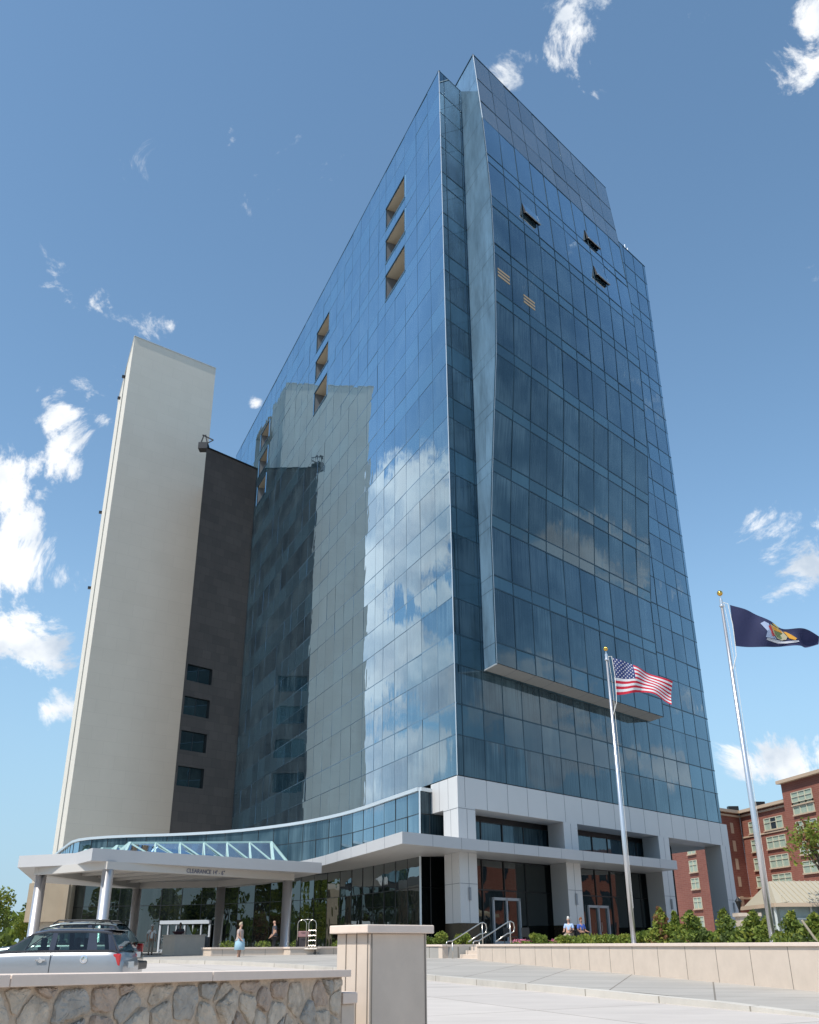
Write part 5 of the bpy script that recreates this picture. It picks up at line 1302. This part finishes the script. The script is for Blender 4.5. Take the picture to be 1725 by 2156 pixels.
    fm.box(-.02 * s, V[hd1][1] - .094 * s, V[hd1][2] - .045 * s, .02 * s, V[hd1][1] - .082 * s, V[hd1][2] - .038 * s)
    fm.build('face_features', mat('face_dark', (.08, .03, .025), .6) if 'face_dark' not in MATS else MATS['face_dark'], t)
    em_ = MB()
    for sg in (-1, 1): em_.lathe([(0, -.03 * s), (.014 * s, -.015 * s), (.016 * s, .01 * s), (0, .03 * s)], (sg * .082 * s, V[hd1][1] + .01, V[hd1][2] + .01 * s), 8)
    em_.build('ears', SKINM[sk], t, smooth=True)
    return t
HAIRW = mat('hair_white', (.6, .57, .52), .8); HAIRB = mat('hair_grey_blond', (.45, .36, .25), .8); HAIRD = mat('hair_dark', (.03, .02, .015), .7); HAIRR = mat('hair_auburn', (.18, .06, .02), .7)
BLOUSE = mat('patterned_blouse', (.42, .33, .29), .8, 0, .5, 28); SKY = mat('light_blue_skirt', (.36, .55, .66), .8); POLO = mat('dark_polo', (.045, .05, .065), .8); DTR = mat('dark_trousers', (.018, .02, .025), .8); WSH = mat('white_shirt', (.82, .82, .82), .8); BEI = mat('beige_trousers', (.40, .33, .26), .8); LBL = mat('pale_blue_shirt', (.38, .50, .70), .8); RBL = mat('royal_blue_shirt', (.06, .12, .42), .8); WSHOE = mat('white_shoe', (.7, .7, .7), .6)
zg = gz(52.7)
person('older woman in patterned top and light blue skirt standing on the drive', -8.81, 52.74, zg, R(75), 1.72, 0, BLOUSE, SKY, HAIRB, 1.45, arm=((.24, -.16, -.42), (.22, -.10, -.46)), skirt=True, shoes=WSHOE)
person('balding man in dark polo shirt and dark trousers standing on the drive', -7.72, 57.6, gz(57.6) + .15, R(-70), 1.76, 0, POLO, DTR, None, 1.25, arm=((.23, -.14, -.47), (.23, -.16, -.45)), bald=True)
person('man in white shirt and white cap walking under the canopy', -15.6, 61.6, gz(62) + .15, R(15), 1.62, 1, WSH, BEI, None, 1.0, cap=WSHOE, arm=((.26, .05, -.5), (.26, -.06, -.5)))
person('dark clothed attendant behind the entrance stand', -13.9, 61.5, gz(61) + .15, R(10), 1.68, 2, POLO, DTR, HAIRD, 1.0, arm=((.2, -.3, -.3), (.2, -.3, -.3)))
person('white haired seated woman in pale blue shirt behind the shrubs', 7.95, 52.0, TZ, R(-25), 1.7, 0, LBL, BEI, HAIRW, 1.05, pose='sit', arm=((.18, -.32, -.32), (.18, -.32, -.32)))
person('seated auburn haired person in royal blue shirt behind the shrubs', 8.62, 52.3, TZ, R(30), 1.66, 1, RBL, DTR, HAIRR, 1.0, pose='sit', arm=((.18, -.32, -.32), (.18, -.32, -.32)))
def chair(x, y, rz, lb):
    t = thing('terrace_chair', lb, 'chair', (x, y, TZ), rz, 'dark terrace chairs'); M_ = MATS['black_metal']
    mb = MB(); mb.box(-.24, -.28, .42, .24, .2, .46); mb.build('seat', M_, t); mb = MB(); mb.box(-.24, .2, .44, .24, .24, .88); mb.build('backrest', M_, t)
    for sx in (-.22, .22):
        for sy in (-.25, .2): mb = MB(); mb.bar((sx, sy, 0), (sx, sy, .44), .03); mb.build('leg', M_, t)
chair(7.95, 52.1, R(-25), 'dark chair under the white haired woman'); chair(8.62, 52.4, R(30), 'dark chair under the person in royal blue'); chair(5.1, 53.5, R(40), 'empty dark chair near the left terrace door'); chair(6.1, 54.2, R(140), 'empty dark chair between the terrace doors')
t = thing('terrace_table', 'small dark round table between the two seated people', 'table', (8.25, 51.5, TZ)); mb = MB(); mb.lathe([(0, .70), (.42, .70), (.42, .73), (0, .73)]); mb.build('tabletop', BLACK, t); mb = MB(); mb.lathe([(0, 0), (.25, 0), (.25, .03), (.03, .05), (.03, .70)]); mb.build('pedestal', BLACK, t)

# ------------------------------------------------------------------ luggage cart, suitcases, stand, bins, planter plants
zz_ = gz(56) + .15
t = thing('luggage_cart', 'brass hoop luggage cart standing on the pavement by the glass', 'luggage cart', (-5.75, 56.6, zz_), R(-8))
mb = MB(); mb.box(-.62, -.30, .26, .62, .30, .31); mb.build('deck', STEEL, t, bevel=.02)
mb = MB()
for x in (-.55, -.02, .08, .55): pass
for a, c in ((-.52, -.03), (.10, .52)):
    mb.tube([(a, -.2, .3), (a, -.2, 1.55), (a + .06, -.2, 1.68), ((a + c) / 2, -.2, 1.76), (c - .06, -.2, 1.68), (c, -.2, 1.55), (c, -.2, .3)], .02, 8)
mb.tube([(-.28, -.2, 1.76), (.31, -.2, 1.76)], .018, 8)
mb.build('hoop', STEEL, t, smooth=True)
for z in (.45, .70, .95, 1.2):
    mb = MB(); mb.tube([(.10, -.2, z), (.52, -.2, z)], .016, 6); mb.build('rung', STEEL, t)
for x in (-.5, .5):
    for y in (-.22, .22):
        mb = MB(); mb.tube([(x, y - .025, .08), (x, y + .025, .08)], .08, 14); mb.box(x - .03, y - .03, .12, x + .03, y + .03, .27); mb.build('caster', RUBBER, t)
def case(lb, x0, y0, z0, x1, y1, z1, m):
    t2 = thing('suitcase', lb, 'suitcase', (-5.75, 56.6, zz_), R(-8), 'luggage on the cart'); mb = MB(); mb.box(x0, y0, z0, x1, y1, z1); mb.build('shell', m, t2, bevel=.04)
    mb = MB(); xm = (x0 + x1) / 2; mb.tube([(xm - .1, y0 - .01, z1 - .08), (xm - .08, y0 - .04, z1 - .05), (xm + .08, y0 - .04, z1 - .05), (xm + .1, y0 - .01, z1 - .08)], .012, 6); mb.build('handle', BLACK, t2)
case('dark grey suitcase standing on the cart deck', -.45, -.16, .31, .05, .2, .86, mat('case_dark', (.03, .025, .028), .7))
case('black narrow bag at the left end of the cart', -.62, -.14, .31, -.47, .2, .80, mat('bag_black', (.02, .018, .02), .8))
case('dusky pink bag lying on top of the dark suitcase', -.52, -.18, .87, .12, .22, 1.18, mat('bag_pink', (.28, .15, .15), .7))
t = thing('entrance_stand', 'square cream stone stand with plant and dark bowl before the entrance', 'stand', (-13.2, 59.6, gz(60) + .15))
mb = MB(); mb.box(-.95, -.75, 0, .95, .75, 1.0, rz=R(40)); mb.box(-1.0, -.8, 1.0, 1.0, .8, 1.06, rz=R(40)); mb.build('body', CAST, t, bevel=.01)
mb = MB(); mb.lathe([(0, 1.07), (.2, 1.07), (.38, 1.22), (.36, 1.24), (.1, 1.12)], (-.35, 0, 0), 16); mb.build('bowl', mat('dark_bowl', (.07, .03, .04), .5), t)
mb = MB(); q = random.Random(3)
for _ in range(70): a = q.uniform(0, 6.28); r_ = q.uniform(.02, .3); mb.face([(.5 + math.cos(a) * .04, math.sin(a) * .04, 1.06), (.5 + math.cos(a + .4) * .06, math.sin(a + .4) * .06, 1.06), (.5 + math.cos(a) * r_, math.sin(a) * r_, 1.06 + q.uniform(.25, .5))])
mb.build('plant', GRN, t)
t = thing('litter_bin', 'grey litter bin with white sign beside the entrance stand', 'bin', (-12.3, 61.0, gz(60) + .15)); mb = MB(); mb.box(-.28, -.28, 0, .28, .28, .95); mb.build('body', mat('bin_grey', (.12, .12, .12), .6), t, bevel=.03); mb = MB(); mb.box(-.08, -.295, .6, .08, -.285, .9); mb.build('sign', WSHOE, t)
t = thing('x_frame_barrier', 'thin metal barrier with crossed bars left of the entrance stand', 'barrier', (-14.9, 62.5, gz(60) + .15)); mb = MB()
for a, c in (((-.4, 0, 0), (-.4, 0, .95)), ((.4, 0, 0), (.4, 0, .95)), ((-.4, 0, .9), (.4, 0, .9)), ((-.4, 0, .15), (.4, 0, .15)), ((-.4, 0, .15), (.4, 0, .9)), ((-.4, 0, .9), (.4, 0, .15))): mb.bar(a, c, .035)
mb.build('frame', ALUM, t)
q = random.Random(9)
for i, (x, y) in enumerate(((-10.0, 55.9), (-8.2, 56.8), (-6.4, 57.8), (-4.2, 59.4))):
    t = thing('planter_plant', ('leftmost', 'second', 'third', 'rightmost')[i] + ' low green plant in the entrance planter', 'plant', (x, y, -.1), 0, 'plants in the entrance planter'); mb = MB(); leaves(mb, (0, 0, .15), (.5, .35, .2), 260, .06, q, (0, 1)); mb.build('leaves', GRN, t)
# trees and a brick block across the street, mirrored by the glass
og = 'street trees across the road, mirrored in the lobby glass'
for i, (x, y, h) in enumerate(((-60, 52, 12), (-68, 62, 13), (-62, 73, 12), (-70, 84, 13), (-66, 96, 13), (-74, 108, 13), (-80, 120, 14), (-52, 40, 12), (-46, 28, 12), (-56, 18, 13), (-38, 12, 11), (-30, 0, 11), (-22, -12, 11), (-44, 2, 13), (-12, -24, 12), (4, -26, 12), (20, -22, 11), (36, -14, 11), (-36, -14, 13), (52, 4, 10), (60, 22, 10))):
    tree(x, y, -1.6, h, 5.2, 'full street tree across the road', 200 + i, group=og, n=1500, leaf=.5, trunk=.18)
mb = MB(); q = random.Random(77)
for i in range(60):
    a_ = R(-75 + i * 1.05) if i < 52 else R(38 + (i - 52) * 5); rr = 175 + q.uniform(-12, 12)
    leaves(mb, (math.sin(a_) * rr, math.cos(a_) * rr, 2.2), (5.5, 5.5, 3.6 + q.uniform(-.8, 1)), 130, .95, q, (0, 1), .3)
o = mb.build('distant_wood', GRN); tag(o, 'distant belt of trees on the horizon beyond the car park', 'trees', kind='stuff')
bk2 = thing('brick_block', 'red brick block across the side street, mirrored in the lobby glass', 'building', (84, 88, -1.6))
mb = MB(); mb.box(0, -34, 0, 20, 40, 14); mb.build('wall', BRL, bk2)
for r_ in range(3):
    for k in range(11):
        mb = MB(); mb.box(-.06, -31 + k * 6.3, 2 + r_ * 3.9, 0, -27.8 + k * 6.3, 4.4 + r_ * 3.9); mb.build('window', CURTD, bk2)

# ------------------------------------------------------------------ light and sky
SUN_AZ, SUN_EL = 223, 56
sd_ = Vector((math.sin(R(SUN_AZ)) * math.cos(R(SUN_EL)), math.cos(R(SUN_AZ)) * math.cos(R(SUN_EL)), math.sin(R(SUN_EL))))
ld = bpy.data.lights.new('sun', 'SUN'); ld.energy = 4.0; ld.angle = R(.5); ld.color = (1, .955, .88)
lo_ = bpy.data.objects.new('sun', ld); COL.objects.link(lo_); lo_.rotation_euler = (-sd_).to_track_quat('-Z', 'Y').to_euler()
w = bpy.data.worlds.new('World'); sc.world = w; w.use_nodes = True; nt = w.node_tree; nt.nodes.clear()
out_ = N(nt, 'ShaderNodeOutputWorld'); sky = N(nt, 'ShaderNodeTexSky', sky_type='NISHITA'); sky.sun_disc = False; sky.sun_elevation = R(SUN_EL); sky.sun_rotation = R(SUN_AZ); sky.air_density = 1.0; sky.dust_density = .25; sky.ozone_density = 1.0; sky.altitude = 0
hs = N(nt, 'ShaderNodeHueSaturation'); hs.inputs['Saturation'].default_value = 1.05; hs.inputs['Hue'].default_value = .490; hs.inputs['Value'].default_value = 1.06; L(nt, sky.outputs[0], hs.inputs['Color'])
bg = N(nt, 'ShaderNodeBackground'); bg.inputs[1].default_value = .15
bc = N(nt, 'ShaderNodeBackground'); bc.inputs[1].default_value = 1.0
tc = N(nt, 'ShaderNodeTexCoord')
nrm = N(nt, 'ShaderNodeVectorMath', operation='NORMALIZE'); L(nt, tc.outputs['Generated'], nrm.inputs[0])
def refl(x, y, n): d = skydir(x, y); return d - 2 * d.dot(n) * n
blobs = []
def cb_(x, y, r, a=1.0): blobs.append((skydir(x, y), r * (1.02 if a > .8 else 1.6), a * (1.03 if a > .8 else 1.25)))
for a in ((20, 1010, .085), (70, 1060, .06), (60, 985, .05), (120, 985, .045), (60, 1110, .05), (75, 1190, .085), (120, 1210, .06), (30, 1180, .06), (60, 1350, .075), (110, 1370, .06), (10, 1340, .06), (120, 1500, .05), (110, 890, .03, .6), (140, 930, .03, .6), (110, 590, .035, .62), (85, 560, .03, .45), (145, 615, .025, .55), (225, 645, .03, .7), (265, 665, .03, .65), (305, 680, .03, .6), (245, 765, .02, .6), (205, 740, .02, .3), (360, 680, .015, .5), (535, 843, .012, .7), (215, 880, .012, .5),
          (1230, 30, .06, .62), (1290, 40, .05, .5), (1245, 140, .035, .55), (1265, 190, .02, .5), (1708, 60, .04, .78), (1712, 110, .045, .78), (1700, 170, .035, .72), (1690, 215, .025, .6), (1080, 165, .03, .5), (1640, 20, .04, .3), (1510, 20, .03, .3), (1660, 1160, .05, .72), (1700, 1190, .04, .6), (1610, 1150, .03, .45), (1690, 1590, .06, 1.0), (1640, 1600, .045, 1.0), (1725, 1570, .06, 1.0), (1550, 1625, .03, .7), (1530, 1620, .02, .6), (1710, 840, .02, .5), (1710, 575, .02, .5), (1640, 1500, .02, .3)): cb_(*a)
# bank of cumulus west of the street (seen mirrored in the long side) and east of it
for a in ((905, 1010, .09), (860, 1060, .10), (800, 1120, .10), (770, 1190, .10), (840, 1170, .10), (900, 1090, .10), (930, 1060, .08), (760, 1260, .08), (800, 1390, .10), (760, 1410, .08), (860, 1370, .07), (930, 1430, .08), (900, 1250, .05, .9), (850, 1610, .07), (780, 1640, .07), (910, 1570, .05), (740, 1300, .07), (700, 1500, .07), (640, 1650, .07)):
    blobs.append((refl(a[0], a[1], nL), a[2], (a[3] if len(a) > 3 else 1.0) * 1.5))
for a in ((1080, 1470, .08, .85), (1130, 1520, .08, .85), (1200, 1500, .06, .75), (1240, 1570, .06, .75), (1150, 1600, .05, .7), (1330, 1600, .04, .7), (1400, 1610, .04, .7), (1450, 1480, .04, .6)):
    blobs.append((refl(a[0], a[1], nR), a[2], a[3] * 1.3))
for az_, el_, r_, a_ in ((200, 25, .2, .9), (160, 18, .18, .9), (130, 30, .15, .9), (260, 20, .2, .9), (300, 14, .12, .9), (100, 12, .12, .9), (180, 50, .15, .7)):
    blobs.append((Vector((math.sin(R(az_)) * math.cos(R(el_)), math.cos(R(az_)) * math.cos(R(el_)), math.sin(R(el_)))), r_, a_))
sep = N(nt, 'ShaderNodeSeparateXYZ'); L(nt, nrm.outputs[0], sep.inputs[0])
he = N(nt, 'ShaderNodeMapRange'); he.interpolation_type = 'SMOOTHSTEP'; he.inputs['From Min'].default_value = 0; he.inputs['From Max'].default_value = .42; he.inputs['To Min'].default_value = .85; he.inputs['To Max'].default_value = 0; L(nt, sep.outputs[2], he.inputs[0])
hx_ = N(nt, 'ShaderNodeMix', data_type='RGBA'); hx_.inputs[7].default_value = (1.85, 3.05, 4.15, 1); L(nt, he.outputs[0], hx_.inputs[0]); L(nt, hs.outputs[0], hx_.inputs[6]); L(nt, hx_.outputs[2], bg.inputs[0])
acc = None
for d, r_, a_ in blobs:
    ds = N(nt, 'ShaderNodeVectorMath', operation='DISTANCE'); ds.inputs[1].default_value = d; L(nt, nrm.outputs[0], ds.inputs[0])
    mr = N(nt, 'ShaderNodeMapRange'); mr.interpolation_type = 'SMOOTHSTEP'; mr.inputs['From Min'].default_value = 0; mr.inputs['From Max'].default_value = r_; mr.inputs['To Min'].default_value = a_; mr.inputs['To Max'].default_value = 0
    L(nt, ds.outputs['Value'], mr.inputs[0])
    if acc is None: acc = mr.outputs[0]
    else:
        mm = N(nt, 'ShaderNodeMath', operation='SMOOTH_MAX'); mm.inputs[2].default_value = .06; L(nt, acc, mm.inputs[0]); L(nt, mr.outputs[0], mm.inputs[1]); acc = mm.outputs[0]
nz = N(nt, 'ShaderNodeTexNoise'); nz.inputs['Scale'].default_value = 11; nz.inputs['Detail'].default_value = 15; nz.inputs['Roughness'].default_value = .66; nz.inputs['Distortion'].default_value = .5
L(nt, nrm.outputs[0], nz.inputs['Vector'])
m1 = N(nt, 'ShaderNodeMath', operation='MULTIPLY_ADD'); m1.inputs[1].default_value = 4.6; m1.inputs[2].default_value = -3.07; L(nt, nz.outputs['Fac'], m1.inputs[0])
m2 = N(nt, 'ShaderNodeMath', operation='ADD'); L(nt, m1.outputs[0], m2.inputs[0])
m3 = N(nt, 'ShaderNodeMath', operation='MULTIPLY'); m3.inputs[1].default_value = 1.25; L(nt, acc, m3.inputs[0]); L(nt, m3.outputs[0], m2.inputs[1])
cm = N(nt, 'ShaderNodeMapRange'); cm.interpolation_type = 'SMOOTHSTEP'; cm.inputs['From Min'].default_value = -.05; cm.inputs['From Max'].default_value = .50; cm.inputs['To Max'].default_value = .97; L(nt, m2.outputs[0], cm.inputs[0])
n4 = N(nt, 'ShaderNodeTexNoise'); n4.inputs['Scale'].default_value = 14; n4.inputs['Detail'].default_value = 6; L(nt, nrm.outputs[0], n4.inputs['Vector'])
cr = N(nt, 'ShaderNodeMix', data_type='RGBA'); cr.inputs[6].default_value = (.50, .58, .68, 1); cr.inputs[7].default_value = (.90, .92, .94, 1)
mr4 = N(nt, 'ShaderNodeMapRange'); mr4.inputs['From Min'].default_value = .38; mr4.inputs['From Max'].default_value = .56; L(nt, n4.outputs['Fac'], mr4.inputs[0]); L(nt, mr4.outputs[0], cr.inputs[0]); L(nt, cr.outputs[2], bc.inputs[0])
mx = N(nt, 'ShaderNodeMixShader'); L(nt, cm.outputs[0], mx.inputs[0]); L(nt, bg.outputs[0], mx.inputs[1]); L(nt, bc.outputs[0], mx.inputs[2]); L(nt, mx.outputs[0], out_.inputs[0])
w.cycles.sampling_method = 'MANUAL'; w.cycles.sample_map_resolution = 512

sc.render.engine = 'CYCLES'
sc.cycles.max_bounces = 8; sc.cycles.transparent_max_bounces = 12; sc.cycles.glossy_bounces = 4; sc.cycles.diffuse_bounces = 3
sc.view_settings.view_transform = 'Standard'; sc.view_settings.look = 'None'; sc.view_settings.exposure = .25; sc.view_settings.gamma = 1
